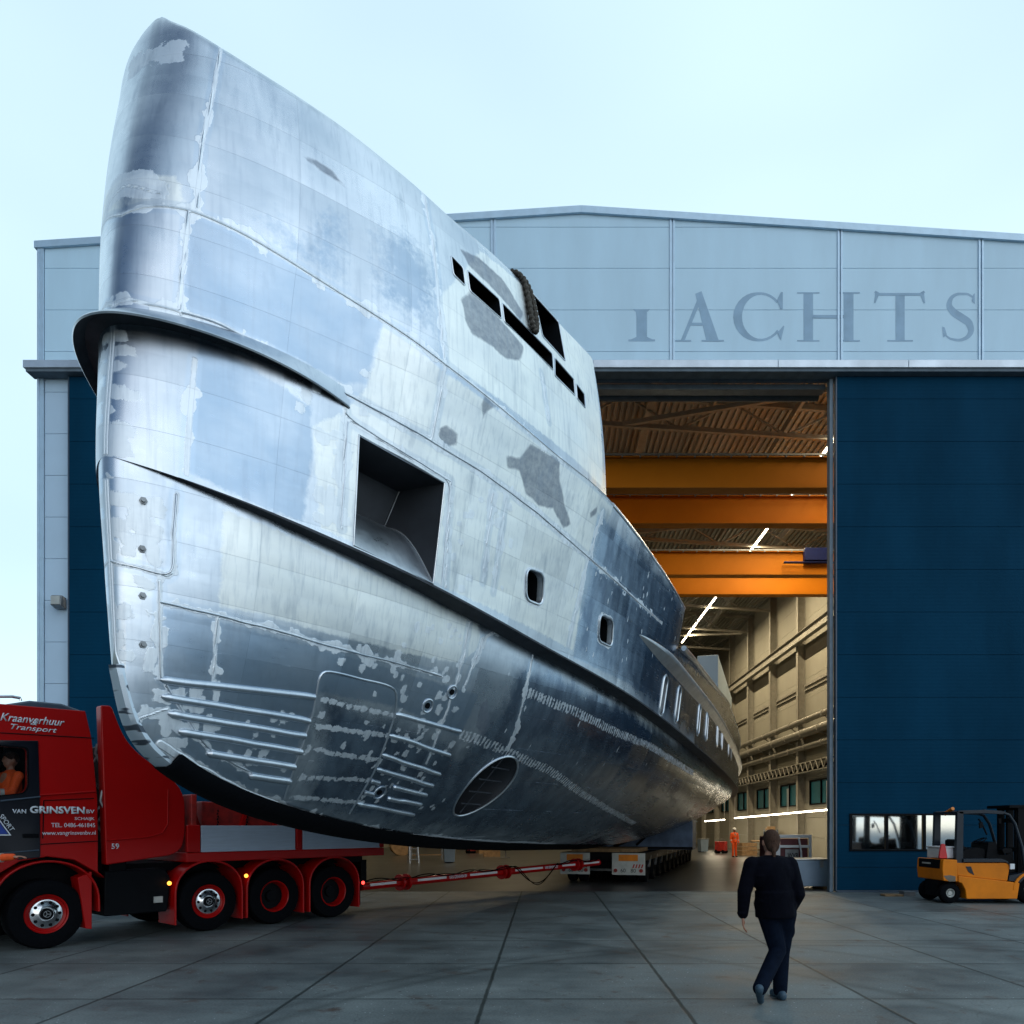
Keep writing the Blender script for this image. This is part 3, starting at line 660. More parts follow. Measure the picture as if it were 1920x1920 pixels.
def lowB(s, h):
    a = np.interp(s, [0, 3, 8, 14, 24, 38], [1.55, 1.6, 1.9, 2.2, 2.2, 2.4]); c = np.interp(s, [0, 3, 8, 14, 24, 38], [.80, .85, .74, .63, .62, .65])
    kb = np.minimum(.06+.05*np.clip(s, 0, 2), B1(s)*.5)
    return kb+(np.maximum(B1(s)-ledge(s), 0)-kb)*(1-(1-np.clip(h, 0, 1))**a)**c
def surf(k, s, h):
    s = np.asarray(s, float); h = np.asarray(h, float)
    if k == 0: lo, hi = zk(s), z1f(s)-.0; z = lo+(hi-lo)*h; b = lowB(s, h)
    elif k == 1:
        lo, hi = z1f(s), z3(s); z = lo+(hi-lo)*h; f = (z-z1f(s))/np.maximum(z3f(s)-z1f(s), .3); b = B1(s)+(B3(s)-B1(s))*(f*.75+.25*f*f)
    else:
        lo, hi = z3f(s)+.0, z4f(s); z = lo+(hi-lo)*h; inset = np.clip((s-3)/2, 0, 1)*.10
        b = (B3(s)-inset)*(1-h)+B4(s)*h+.05*np.sin(np.pi*h)*np.clip(s, 0, 1); t_ = np.clip((h-.93)/.07, 0, 1); b = b-np.minimum(.09, b*.4)*(1-np.sqrt(np.maximum(1-t_*t_*.98, 0)))
    return s, b, z
def szh(k, s, z):
    lo, hi = ((zk(s), z1f(s)), (z1f(s), z3(s)), (z3f(s), z4f(s)))[k]; return (z-lo)/(hi-lo)
# dense lookup for image -> surface
look = {}
for k in range(3):
    S, Hh = np.meshgrid(np.linspace(.02, 5.4, 900)**2, np.linspace(0, 1, 200)); s, b, z = surf(k, S.ravel(), Hh.ravel()); s2 = s+rake(s, z); u, v, Y = proj(s2, b, z); look[k] = (s, z, u, v, b)
SEND = float(look[2][0][np.argmin((look[2][2]-1110)**2+(look[2][3]-664)**2)]); SENDB = float(look[2][0][np.argmin((look[2][2]-1136)**2+(look[2][3]-920)**2)])
print('send', SEND, SENDB)
def pick(k, u, v):
    s, z, uu, vv, b = look[k]; i = np.argmin((uu-u)**2+(vv-v)**2); return float(s[i]), float(z[i])
def P3(k, u, v, off=0.):
    s, z = pick(k, u, v); return pt(k, s, z, off)
def pt(k, s, z, off=0.):
    h = szh(k, s, z); a = np.array(surf(k, s, h)); e = .02
    ax = np.array(surf(k, s+e, szh(k, s+e, z))); az_ = np.array(surf(k, s, min(h+.01, 1.))) if h < .99 else a; 
    if h >= .99: az_ = a; a0 = np.array(surf(k, s, h-.01)); dz = a-a0
    else: dz = az_-a
    ds_ = ax-a; v1 = Vector((ds_[1], ds_[0], ds_[2])); v2 = Vector((dz[1], dz[0], dz[2])); n = v1.cross(v2).normalized()
    if n.x < 0: n = -n
    p = Vector((a[1], a[0]+float(rake(a[0], a[2])), a[2])); return p+n*off, n
HOLES = {0: [], 1: [], 2: []}
def hole_uv(k, poly, r=0):   # polygon traced on the shell, kept as (s, z) on its surface
    P = [pick(k, u, v) for u, v in poly]; P = rnd(P, r, 6) if r else P; HOLES[k].append(P); return P
def sdf(poly, x, y):
    P = np.array(poly); d = np.full(x.shape, 1e9); ins = np.zeros(x.shape, bool); bx = np.zeros(x.shape); by = np.zeros(x.shape)
    for i in range(len(P)):
        a = P[i-1]; b = P[i]; e = b-a; L2 = max((e**2).sum(), 1e-12); t = np.clip(((x-a[0])*e[0]+(y-a[1])*e[1])/L2, 0, 1)
        px, py = a[0]+t*e[0], a[1]+t*e[1]; dd = np.hypot(x-px, y-py); m = dd < d; d = np.where(m, dd, d); bx = np.where(m, px, bx); by = np.where(m, py, by)
        c = ((a[1] > y) != (b[1] > y)) & (x < (b[0]-a[0])*(y-a[1])/((b[1]-a[1]) if abs(b[1]-a[1]) > 1e-12 else 1e-12)+a[0]); ins ^= c
    return np.where(ins, -d, d), bx, by
# openings
POCK = hole_uv(1, [(673, 815), (832, 906), (813, 1094), (662, 1022)])
PORT = []
for (u, v, hw, hh) in ((1003, 1101, 16, 33), (1137, 1183, 12, 28)):
    P = hole_uv(1, [(u-hw, v-hh-4), (u+hw, v-hh+8), (u+hw-3, v+hh+2), (u-hw-3, v+hh-10)], .11); PORT.append(P)
for (u, v) in ((1244, 1304), (1271, 1321), (1310, 1349), (1325, 1362), (1345, 1377), (1354, 1384), (1366, 1397), (1371, 1402)):
    s, z = pick(1, u, v); z = min(z, 4.40); P = rnd([(s-.13, z-.33), (s+.13, z-.33), (s+.13, z+.33), (s-.13, z+.33)], .12, 6); PORT.append(P)
    if s < 12: HOLES[1].append(P)
SLOTS = [hole_uv(2, p, .03) for p in ([(846, 479), (869, 502), (873, 536), (850, 514)], [(877, 506), (937, 562), (940, 599), (881, 545)], [(942, 568), (1035, 664), (1037, 695), (945, 603)],
         [(1040, 671), (1075, 712), (1078, 743), (1041, 704)], [(1080, 718), (1096, 740), (1098, 765), (1082, 748)])]
BIGW = hole_uv(2, [(998, 545), (1046, 600), (1060, 678), (1017, 630)], .04)
ts, tz = pick(0, 915, 1474); TH = [(ts+.44*math.cos(a), tz+.40*math.sin(a)) for a in np.linspace(0, 2*math.pi, 48, endpoint=False)]; HOLES[0].append(TH)
print('thruster', ts, tz, 'pocket', POCK)
Scol = np.concatenate([np.linspace(0, math.sqrt(1.2), 70)**2, np.arange(1.225, 12.5, .025), np.arange(12.6, 38.01, .15)])
ALLV, ALLF, VK, VS, VZ, STR = [], [], [], [], [], []
off = 0
hullparts = {}
for k, nr in ((0, 120), (1, 92), (2, 62)):
    if k == 2:
        tt = Scol[Scol < SEND]/SEND; tt = np.append(tt[:-1], 1.0); hh = np.linspace(0, 1, nr+1)
        Hh, T = np.meshgrid(hh, tt, indexing='ij'); send = SENDB+(SEND-SENDB)*Hh; S = T*send
    else:
        hh = np.linspace(0, 1, nr+1); Hh, S = np.meshgrid(hh, Scol, indexing='ij')
    if k == 0: Hh = Hh**1.25
    nR, nC = S.shape; s, b, z = surf(k, S.ravel(), Hh.ravel()); s = s.copy(); z = z.copy(); b = b.copy()
    idx = np.arange(nR*nC).reshape(nR, nC); Fq = np.stack([idx[:-1, :-1], idx[:-1, 1:], idx[1:, 1:], idx[1:, :-1]], -1).reshape(-1, 4)
    keep = np.ones(len(Fq), bool); cs = s[Fq].mean(1); cz = z[Fq].mean(1)
    for P in HOLES[k]:
        PA = np.array(P); near = (cs > PA[:, 0].min()-.2) & (cs < PA[:, 0].max()+.2) & (cz > PA[:, 1].min()-.2) & (cz < PA[:, 1].max()+.2)
        ii = np.where(near)[0]; dd, _, _ = sdf(P, cs[ii], cz[ii]); dele = ii[dd < 0]; keep[dele] = False
        used = np.zeros(len(s), bool); used[Fq[dele].ravel()] = True; used2 = np.zeros(len(s), bool); used2[Fq[keep].ravel()] = True
        bd = np.where(used & used2)[0]; dd, bx, by = sdf(P, s[bd], z[bd]); s[bd] = bx; z[bd] = by
        hb_ = szh(k, s[bd], z[bd]); _, b[bd], _ = surf(k, s[bd], np.clip(hb_, 0, 1))
    Fq = Fq[keep]
    hullparts[k] = (s, b, z, Fq)
# --- surface marks and painted reflections : traced polylines / patches, kept as distances on the shell
WELD = {2: [[(415, 85), (398, 180), (378, 270), (370, 388)], [(352, 400), (347, 480), (340, 520), (338, 585)], [(213, 345), (250, 350), (300, 362)], [(790, 340), (815, 470), (822, 560), (835, 680)], [(1015, 700), (1030, 790)]],
        1: [[(352, 400), (347, 480), (340, 520), (338, 590)], [(198, 572), (240, 562), (341, 586), (402, 603), (519, 663), (633, 730), (694, 762), (800, 822), (900, 882), (1000, 955), (1050, 998), (1110, 1050), (1180, 1112), (1240, 1168)],
            [(365, 672), (357, 775), (350, 890)], [(650, 770), (640, 990)], [(835, 690), (812, 825)], [(845, 905), (835, 1100)], [(660, 790), (720, 830), (845, 902)], [(925, 925), (905, 1090)], [(950, 935), (925, 1110)], [(1130, 960), (1095, 1080), (1065, 1210)], [(205, 600), (200, 720), (196, 850)]],
        0: [[(332, 925), (326, 1000), (325, 1070), (315, 1080), (260, 1064), (200, 1052)], [(300, 1090), (300, 1180), (302, 1272)], [(300, 1128), (400, 1152), (520, 1182), (620, 1212), (750, 1245), (830, 1268)],
            [(194, 900), (200, 1050), (208, 1180), (214, 1255)], [(408, 1150), (404, 1200), (400, 1290)], [(1000, 1228), (985, 1300), (965, 1370), (950, 1405)],
            [(940, 1060+115), (905, 1200), (870, 1290)], [(880, 1165), (870, 1230), (850, 1300), (800, 1430)], [(255, 1350), (315, 1330)], [(310, 1285), (385, 1400), (470, 1450)]]}
COMB = {0: [[(985, 1297), (1080, 1335), (1160, 1375), (1220, 1400), (1300, 1450)], [(862, 1375), (950, 1408), (1030, 1445), (1110, 1500), (1190, 1545)]]}
KEELW = [(300, 1395), (370, 1440), (450, 1482), (540, 1518), (640, 1548), (760, 1566), (900, 1577), (1040, 1582)]
DASH = {0: [[(600, 1312), (740, 1342)], [(592, 1362), (728, 1380)], [(585, 1405), (710, 1425)], [(560, 1458), (690, 1463)], [(545, 1495), (680, 1505)]]}
def pl3(k, pl, n=14):
    out = []
    for a, b in zip(pl[:-1], pl[1:]):
        m = max(2, int(math.hypot(b[0]-a[0], b[1]-a[1])/n))
        for i in range(m): t = i/m; out.append(pick(k, a[0]+(b[0]-a[0])*t, a[1]+(b[1]-a[1])*t))
    out.append(pick(k, *pl[-1])); return [np.array(surf(k, s, szh(k, s, z)), float) for s, z in out]
def distpl(V3, pts):
    d = np.full(len(V3), 9.); al = np.zeros(len(V3)); acc = 0
    for a, b in zip(pts[:-1], pts[1:]):
        e = b-a; L2 = max((e**2).sum(), 1e-9); L_ = math.sqrt(L2)
        m = (np.abs(V3[:, 0]-(a[0]+b[0])/2) < .45+L_) & (np.abs(V3[:, 2]-(a[2]+b[2])/2) < .45+L_); i = np.where(m)[0]
        if len(i):
            t = np.clip(((V3[i]-a) @ e)/L2, 0, 1); dd = np.linalg.norm(V3[i]-(a+t[:, None]*e), axis=1); c = dd < d[i]; d[i[c]] = dd[c]; al[i[c]] = acc+t[c]*L_
        acc += L_
    return d, al
def scatter(k, box, n, r0, r1, sh=1.):   # small ground spots, drawn on the shell
    out = []; rr = random.Random(int(box[0]+n))
    for _ in range(n):
        u = rr.uniform(box[0], box[2]); v = rr.uniform(box[1], box[3]); s, z = pick(k, u, v); out.append((s, z, rr.uniform(r0, r1), rr.uniform(.7, 1.4)*sh))
    return out
SPOT = {0: scatter(0, (740, 1170, 880, 1420), 46, .018, .045)+scatter(0, (620, 1200, 760, 1260), 10, .02, .04)+scatter(0, (300, 1290, 400, 1400), 18, .03, .07)+scatter(0, (380, 1330, 560, 1450), 22, .02, .04)+scatter(0, (680, 1350, 830, 1540), 40, .015, .03)+scatter(0, (215, 930, 300, 1050), 14, .03, .07)+scatter(0, (230, 1080, 290, 1250), 8, .03, .05)+scatter(0, (560, 1300, 720, 1500), 8, .02, .035)+scatter(0, (900, 1200, 1300, 1440), 26, .015, .03, 2.4),
        1: scatter(1, (590, 800, 650, 980), 22, .03, .06)+scatter(1, (840, 920, 960, 1120), 16, .02, .05)+scatter(1, (1060, 1050, 1280, 1250), 34, .015, .03, 2.4)+scatter(1, (200, 620, 235, 850), 12, .03, .06)+scatter(1, (560, 700, 700, 780), 8, .03, .05),
        2: scatter(2, (215, 330, 300, 372), 10, .03, .06)+scatter(2, (280, 80, 340, 110), 5, .03, .05)}
CREAM = {0: [[(415, 955), (500, 985), (640, 1050), (780, 1110), (900, 1165), (900, 1215), (860, 1245), (760, 1225), (600, 1185), (480, 1150), (412, 1138)], [(1190, 1330), (1260, 1375), (1340, 1450), (1360, 1500), (1300, 1440), (1200, 1360)]],  # paler plates; horizon glow and chine highlight also put into the tone
         1: [[(722, 612), (760, 640), (835, 700), (930, 765), (1030, 840), (1150, 950), (1118, 1050), (1075, 1220), (1010, 1185), (840, 1105), (600, 990), (585, 800), (640, 775), (690, 722)]],
         2: [[(235, 470), (330, 480), (330, 330), (225, 330)], [(840, 690), (1130, 915), (1110, 670), (900, 470), (820, 560)]]}
BLUE = {0: [[(300, 1138), (500, 1185), (760, 1258), (900, 1300), (860, 1385), (750, 1330), (600, 1300), (560, 1400), (540, 1500), (420, 1470), (330, 1400), (300, 1290)], [(300, 1135), (420, 1165), (560, 1200), (560, 1300), (300, 1270)]], 1: [[(350, 392), (450, 436), (560, 498), (640, 548), (722, 603), (688, 724), (640, 722), (520, 660), (402, 602), (338, 586)], [(366, 625), (480, 690), (585, 760), (590, 850), (572, 985), (500, 962), (417, 922), (346, 886)], [(1120, 960), (1290, 1140), (1330, 1260), (1330, 1400), (1075, 1235), (1100, 1060)]],  # blue plates; the last aft patch is the hangar's reflection painted in
        2: [[(480, 410), (520, 385), (560, 440), (610, 380), (655, 400), (655, 545), (600, 520), (520, 470)], [(760, 420), (830, 520), (820, 640), (700, 560), (690, 430)]]}  # upper shell: soft dark reflections painted as plate tone
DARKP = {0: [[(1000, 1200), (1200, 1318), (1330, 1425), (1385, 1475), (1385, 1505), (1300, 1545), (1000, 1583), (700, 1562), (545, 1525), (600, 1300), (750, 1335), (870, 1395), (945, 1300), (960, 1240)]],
         1: [[(1125, 940), (1200, 1012), (1285, 1145), (1285, 1215), (1344, 1290), (1388, 1375), (1388, 1470), (1330, 1425), (1200, 1315), (1072, 1232), (1100, 1060)]]}  # dark mill plate, with the hangar's dark reflection put into its tone
STAIN = {0: [[(900, 1320), (915, 1310), (920, 1360), (905, 1385), (890, 1365)]],
         1: [[(948, 852), (975, 856), (995, 830), (1015, 842), (1050, 862), (1050, 900), (1062, 950), (1075, 985), (1055, 992), (1035, 955), (1010, 950), (985, 925), (972, 885), (952, 878)], [(822, 800), (840, 795), (860, 812), (858, 835), (838, 838), (820, 822)],
             [(900, 760), (912, 735), (935, 760), (915, 775), (905, 790)], [(1105, 960), (1122, 945), (1118, 965), (1106, 975)]],
         2: [[(862, 560), (880, 545), (930, 590), (985, 650), (975, 680), (950, 675), (920, 650), (885, 625), (870, 600)], [(860, 465), (895, 480), (940, 520), (985, 590), (975, 600), (930, 550), (880, 500)], [(566, 290), (590, 296), (625, 318), (655, 358), (612, 330), (575, 303)]]}
def field(k, polys, s, z):
    d = np.full(len(s), 2.)
    for pl in polys.get(k, []):
        P = [pick(k, u, v) for u, v in pl]
        dd, _, _ = sdf(P, s, z); d = np.minimum(d, dd)
    return np.clip(d, -1, 2)
keelpl = pl3(0, KEELW)
for k in range(3):
    s, b, z, Fq = hullparts[k]; V3 = np.stack([s, b, z], 1)
    wd = np.full(len(s), 9.)
    for pl in WELD.get(k, []): dd, _ = distpl(V3, pl3(k, pl)); wd = np.minimum(wd, dd)
    wd = np.minimum(wd, np.abs(z-z3f(s))*1.0 if k > 0 else 9.)
    if k == 0: wd = np.where(s < 12, np.minimum(wd, np.abs(distpl(V3, keelpl)[0])-.025), wd)
    cd = np.full(len(s), 1.)
    for pl in COMB.get(k, []):
        dd, al = distpl(V3, pl3(k, pl)); q = np.abs(((al/.075) % 1)-.5)*.075; cd = np.minimum(cd, np.maximum(q-.016, dd-.06))
    for pl in DASH.get(k, []):
        dd, al = distpl(V3, pl3(k, pl)); q = np.abs(((al/.105) % 1)-.5)*.105; cd = np.minimum(cd, np.maximum(q-.042, dd-.022))
    for (a, c, r, e) in SPOT.get(k, []): cd = np.minimum(cd, np.maximum(np.abs(s-a)*e, np.abs(z-c)/e)*.6+np.hypot(s-a, z-c)*.4-r)
    for P in PORT:
        if k == 1:
            i = np.where((np.abs(s-P[0][0]) < 1) & (np.abs(z-P[0][1]) < 1.2))[0]
            if len(i): dd = sdf(P, s[i], z[i])[0]; cd[i] = np.minimum(cd[i], dd-.035)
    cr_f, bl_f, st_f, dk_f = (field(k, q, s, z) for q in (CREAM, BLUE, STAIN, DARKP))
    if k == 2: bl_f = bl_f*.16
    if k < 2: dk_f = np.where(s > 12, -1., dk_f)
    hullparts[k] += (wd, cd, cr_f, bl_f, st_f, dk_f)
def make_hull():
    V, Fc, A = [], [], {n: [] for n in ('weld', 'spot', 'cream', 'bluish', 'stain', 'darkp', 'ss', 'zz')}; o = 0
    for side in (1, -1):
        for k in range(3):
            s, b, z, Fq, wd, cd, c_, bl, st, dp = hullparts[k]; V.append(np.stack([b*side, s+rake(s, z), z], 1)); f = Fq if side == 1 else Fq[:, ::-1]; Fc.append(f+o); o += len(s)
            for n, q in zip(A, (wd, cd, c_, bl, st, dp, s, z)): A[n].append(q)
        # ledge under the knuckle
        # gap under the raised bulwark
        s = Scol[Scol < SENDB+.02]; z = z3f(s); n = len(s); ins = np.clip((s-3)/2, 0, 1)*.10+.0008; V.append(np.concatenate([np.stack([B3(s)*side, s+rake(s, z), z], 1), np.stack([(B3(s)-ins)*side, s+rake(s, z), z+.0005], 1)]))
        i = np.arange(n-1); f = np.stack([i, i+1, n+i+1, n+i], 1); f = f if side == 1 else f[:, ::-1]; Fc.append(f+o); o += 2*n
        for nme in A: A[nme].append(np.concatenate([s, s]) if nme == 'ss' else (np.concatenate([z, z]) if nme == 'zz' else np.full(2*n, 1.)))
    V = np.concatenate(V); Fc = np.concatenate(Fc)
    me = bpy.data.meshes.new('hull'); me.from_pydata(V, [], Fc.tolist()) if False else None
    me.vertices.add(len(V)); me.vertices.foreach_set('co', V.astype(np.float32).ravel()); me.loops.add(len(Fc)*4); me.loops.foreach_set('vertex_index', Fc.astype(np.int32).ravel())
    me.polygons.add(len(Fc)); me.polygons.foreach_set('loop_start', np.arange(0, len(Fc)*4, 4, dtype=np.int32)); me.update(calc_edges=True)
    for n, q in A.items(): a = me.attributes.new(n, 'FLOAT', 'POINT'); a.data.foreach_set('value', np.concatenate(q).astype(np.float32))
    me.shade_smooth(); me.validate(); return me
def metal_mat(name='bare_aluminium', attrs=True):
    m = bpy.data.materials.new(name); m.use_nodes = True; t = m.node_tree; b = t.nodes['Principled BSDF']; N = t.nodes.new; L = t.links.new
    b.inputs['Metallic'].default_value = 1.0
    def math_(op, a, bb=None, clamp=False):
        n = N('ShaderNodeMath'); n.operation = op; n.use_clamp = clamp
        for i, q in enumerate((a, bb)):
            if q is None: continue
            if isinstance(q, (int, float)): n.inputs[i].default_value = q
            else: L(q, n.inputs[i])
        return n.outputs[0]
    def mixc(f, a, c):
        n = N('ShaderNodeMix'); n.data_type = 'RGBA'
        L(f, n.inputs[0]) if not isinstance(f, float) else setattr(n.inputs[0], 'default_value', f)
        for i, q in ((6, a), (7, c)):
            if isinstance(q, tuple): n.inputs[i].default_value = (*q, 1)
            else: L(q, n.inputs[i])
        return n.outputs[2]
    def mixf(f, a, c):
        n = N('ShaderNodeMix'); n.data_type = 'FLOAT'; L(f, n.inputs[0])
        for i, q in ((2, a), (3, c)):
            if isinstance(q, (int, float)): n.inputs[i].default_value = q
            else: L(q, n.inputs[i])
        return n.outputs[0]
    tc = N('ShaderNodeTexCoord'); P = tc.outputs['Object']
    def noise(sc_, det=4, st=(1, 1, 1), rough=.55, out_=0):
        mp = N('ShaderNodeMapping'); mp.inputs['Scale'].default_value = st; L(P, mp.inputs[0]); n = N('ShaderNodeTexNoise'); n.inputs['Scale'].default_value = sc_; n.inputs['Detail'].default_value = det; n.inputs['Roughness'].default_value = rough; L(mp.outputs[0], n.inputs[0]); return n.outputs[out_]
    def A(n): a = N('ShaderNodeAttribute'); a.attribute_name = n; return a.outputs['Fac']
    brush = noise(26, 5, (1, 1, .05)); brushh = noise(22, 4, (1, .06, 1.5)); big = noise(.9, 4); med = noise(3.2, 5, rough=.65); fine = noise(14, 5, rough=.7); rag = noise(9, 4, rough=.7); drip = noise(6, 4, (1, 1, .25))
    basec = mixc(math_('MULTIPLY', math_('SUBTRACT', big, .33), 2.6, True), (.44, .50, .57), (.76, .79, .83))
    rough = mixf(med, .20, .44)
    if attrs:
        s_, z_ = A('ss'), A('zz')
        # plates : brick cells on the shell
        cmb = N('ShaderNodeCombineXYZ'); L(s_, cmb.inputs[0]); L(z_, cmb.inputs[1])
        br = N('ShaderNodeTexBrick'); L(cmb.outputs[0], br.inputs[0]); br.inputs['Color1'].default_value = (0, 0, 0, 1); br.inputs['Color2'].default_value = (1, 1, 1, 1); br.inputs['Mortar'].default_value = (.5, .5, .5, 1); br.inputs['Scale'].default_value = 1
        br.inputs['Brick Width'].default_value = .93; br.inputs['Row Height'].default_value = .41; br.inputs['Mortar Size'].default_value = .005; br.inputs['Mortar Smooth'].default_value = 1; br.offset = .0
        sb = N('ShaderNodeSeparateColor'); L(br.outputs[0], sb.inputs[0]); cell = sb.outputs[0]
        basec = mixc(math_('MULTIPLY', cell, .22), basec, (.36, .42, .50)); rough = math_('ADD', rough, math_('MULTIPLY', math_('SUBTRACT', cell, .5), .09))
        wig = math_('MULTIPLY', math_('SUBTRACT', rag, .5), .20); wig2 = math_('MULTIPLY', math_('SUBTRACT', fine, .5), .09)
        cre = math_('MULTIPLY', math_('ADD', math_('ADD', A('cream'), -.01), wig2), -40, True); blu = math_('MULTIPLY', math_('ADD', A('bluish'), wig2), -30, True)
        soft = math_('ADD', math_('MULTIPLY', noise(1.5, 4, (1, 1, 1.6)), 1.1), .25, True)
        basec = mixc(math_('MULTIPLY', math_('MULTIPLY', cre, soft), .85), basec, (.95, .95, .90)); rough = mixf(math_('MULTIPLY', cre, .8), rough, .52)
        basec = mixc(math_('MULTIPLY', math_('MULTIPLY', blu, soft), .85), basec, (.27, .37, .49)); rough = mixf(math_('MULTIPLY', blu, .7), rough, .30)
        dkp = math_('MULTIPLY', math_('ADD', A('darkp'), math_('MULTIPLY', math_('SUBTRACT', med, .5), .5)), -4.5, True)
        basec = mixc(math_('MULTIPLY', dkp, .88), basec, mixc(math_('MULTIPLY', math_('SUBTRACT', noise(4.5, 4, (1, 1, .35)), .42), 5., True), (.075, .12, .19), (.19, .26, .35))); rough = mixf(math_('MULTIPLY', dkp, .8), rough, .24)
        basec = mixc(math_('MULTIPLY', br.outputs['Fac'], .2), basec, (.18, .22, .28))
        stn = math_('MULTIPLY', math_('ADD', A('stain'), math_('ADD', math_('MULTIPLY', wig, .16), math_('MULTIPLY', math_('SUBTRACT', med, .5), .08))), -40, True)
        basec = mixc(math_('MULTIPLY', stn, math_('ADD', math_('MULTIPLY', fine, .7), .35, True)), basec, (.17, .20, .25)); rough = mixf(stn, rough, .55)
        # ground weld seams: ragged bright band, bead in the middle
        wd = A('weld'); wdt = math_('ADD', .016, math_('MULTIPLY', math_('SUBTRACT', noise(4.2, 3, (1, 1, 1)), .50, True), .42)); band = math_('SUBTRACT', 1, math_('MULTIPLY', math_('ADD', math_('SUBTRACT', wd, wdt), math_('MULTIPLY', wig2, .35)), 130), True)
        halo = math_('SUBTRACT', 1, math_('MULTIPLY', math_('SUBTRACT', wd, .05), 60), True); basec = mixc(math_('MULTIPLY', halo, .35), basec, (.42, .52, .64))
        sp = math_('SUBTRACT', 1, math_('MULTIPLY', math_('ADD', A('spot'), wig2), 160), True)
        g_ = math_('MAXIMUM', math_('MULTIPLY', band, .85), math_('MULTIPLY', sp, .8))
        basec = mixc(g_, basec, (.86, .90, .94)); rough = mixf(g_, rough, .62)
        bead = math_('SUBTRACT', 1, math_('DIVIDE', wd, .011), True)
        edge = math_('SUBTRACT', 1, math_('MULTIPLY', math_('ABSOLUTE', math_('SUBTRACT', wd, .018)), 320), True)
        basec = mixc(math_('MULTIPLY', edge, .32), basec, (.15, .19, .25))
    # brushing, oxide streaks
    basec = mixc(math_('MULTIPLY', math_('SUBTRACT', brush, .5), 1.3, True), basec, (.30, .36, .44))
    basec = mixc(math_('MULTIPLY', math_('SUBTRACT', drip, .58), 2.2, True), basec, (.22, .28, .36))
    L(basec, b.inputs['Base Color']); L(math_('ADD', rough, math_('MULTIPLY', math_('SUBTRACT', brushh, .5), .12)), b.inputs['Roughness'])
    # bump: oil canning between frames, brushing, beads
    b1 = N('ShaderNodeBump'); b1.inputs['Distance'].default_value = .02; b1.inputs['Strength'].default_value = .35; L(noise(1.6, 2), b1.inputs['Height'])
    last = b1
    if attrs:
        q = N('ShaderNodeBump'); q.inputs['Distance'].default_value = .006; q.inputs['Strength'].default_value = .13
        sx = math_('SINE', math_('MULTIPLY', s_, 2*math.pi/.62)); sz_ = math_('SINE', math_('MULTIPLY', z_, 2*math.pi/.41)); L(math_('MULTIPLY', math_('ADD', math_('MULTIPLY', math_('ABSOLUTE', sx), .5), math_('ABSOLUTE', sz_)), .8), q.inputs['Height']); L(b1.outputs[0], q.inputs['Normal'])
        c2_ = N('ShaderNodeCombineXYZ'); fs_ = math_('DIVIDE', s_, .93); fz_ = math_('DIVIDE', z_, .41); L(math_('FLOOR', fs_), c2_.inputs[0]); L(math_('FLOOR', fz_), c2_.inputs[1])
        wnz = N('ShaderNodeTexWhiteNoise'); wnz.noise_dimensions = '2D'; L(c2_.outputs[0], wnz.inputs[0]); sc3 = N('ShaderNodeSeparateColor'); L(wnz.outputs[1], sc3.inputs[0])
        ta = math_('MULTIPLY', math_('SUBTRACT', math_('FRACT', fs_), .5), math_('SUBTRACT', sc3.outputs[0], .5)); tb_ = math_('MULTIPLY', math_('SUBTRACT', math_('FRACT', fz_), .5), math_('SUBTRACT', sc3.outputs[1], .5))
        qt = N('ShaderNodeBump'); qt.inputs['Distance'].default_value = .06; qt.inputs['Strength'].default_value = 1.0; L(math_('ADD', ta, math_('MULTIPLY', tb_, .5)), qt.inputs['Height']); L(q.outputs[0], qt.inputs['Normal']); q = qt
        q2 = N('ShaderNodeBump'); q2.inputs['Distance'].default_value = .008; q2.inputs['Strength'].default_value = .9; L(math_('ADD', bead, math_('MULTIPLY', g_, .12)), q2.inputs['Height']); L(q.outputs[0], q2.inputs['Normal']); last = q2
    b3 = N('ShaderNodeBump'); b3.inputs['Distance'].default_value = .0008; b3.inputs['Strength'].default_value = .22; L(math_('ADD', brush, fine), b3.inputs['Height']); L(last.outputs[0], b3.inputs['Normal'])
    L(b3.outputs[0], b.inputs['Normal']); return m
M['hull'] = metal_mat(); M['alu'] = metal_mat('brushed_aluminium', False)
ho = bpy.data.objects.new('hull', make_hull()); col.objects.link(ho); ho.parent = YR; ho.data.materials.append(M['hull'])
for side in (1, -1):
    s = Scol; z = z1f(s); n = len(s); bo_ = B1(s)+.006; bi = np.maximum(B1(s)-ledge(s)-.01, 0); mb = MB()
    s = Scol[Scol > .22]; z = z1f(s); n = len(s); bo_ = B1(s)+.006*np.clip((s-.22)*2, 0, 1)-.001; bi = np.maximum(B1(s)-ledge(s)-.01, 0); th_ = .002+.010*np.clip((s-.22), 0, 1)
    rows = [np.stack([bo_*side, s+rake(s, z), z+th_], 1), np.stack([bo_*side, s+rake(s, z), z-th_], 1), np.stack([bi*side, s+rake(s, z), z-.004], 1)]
    mb.add([tuple(p) for r_ in rows for p in r_], [(j*n+i, (j+1)*n+i, (j+1)*n+i+1, j*n+i+1) for j in range(2) for i in range(n-1)]); mb.build('knuckle_soffit', M['soffit'], YR)
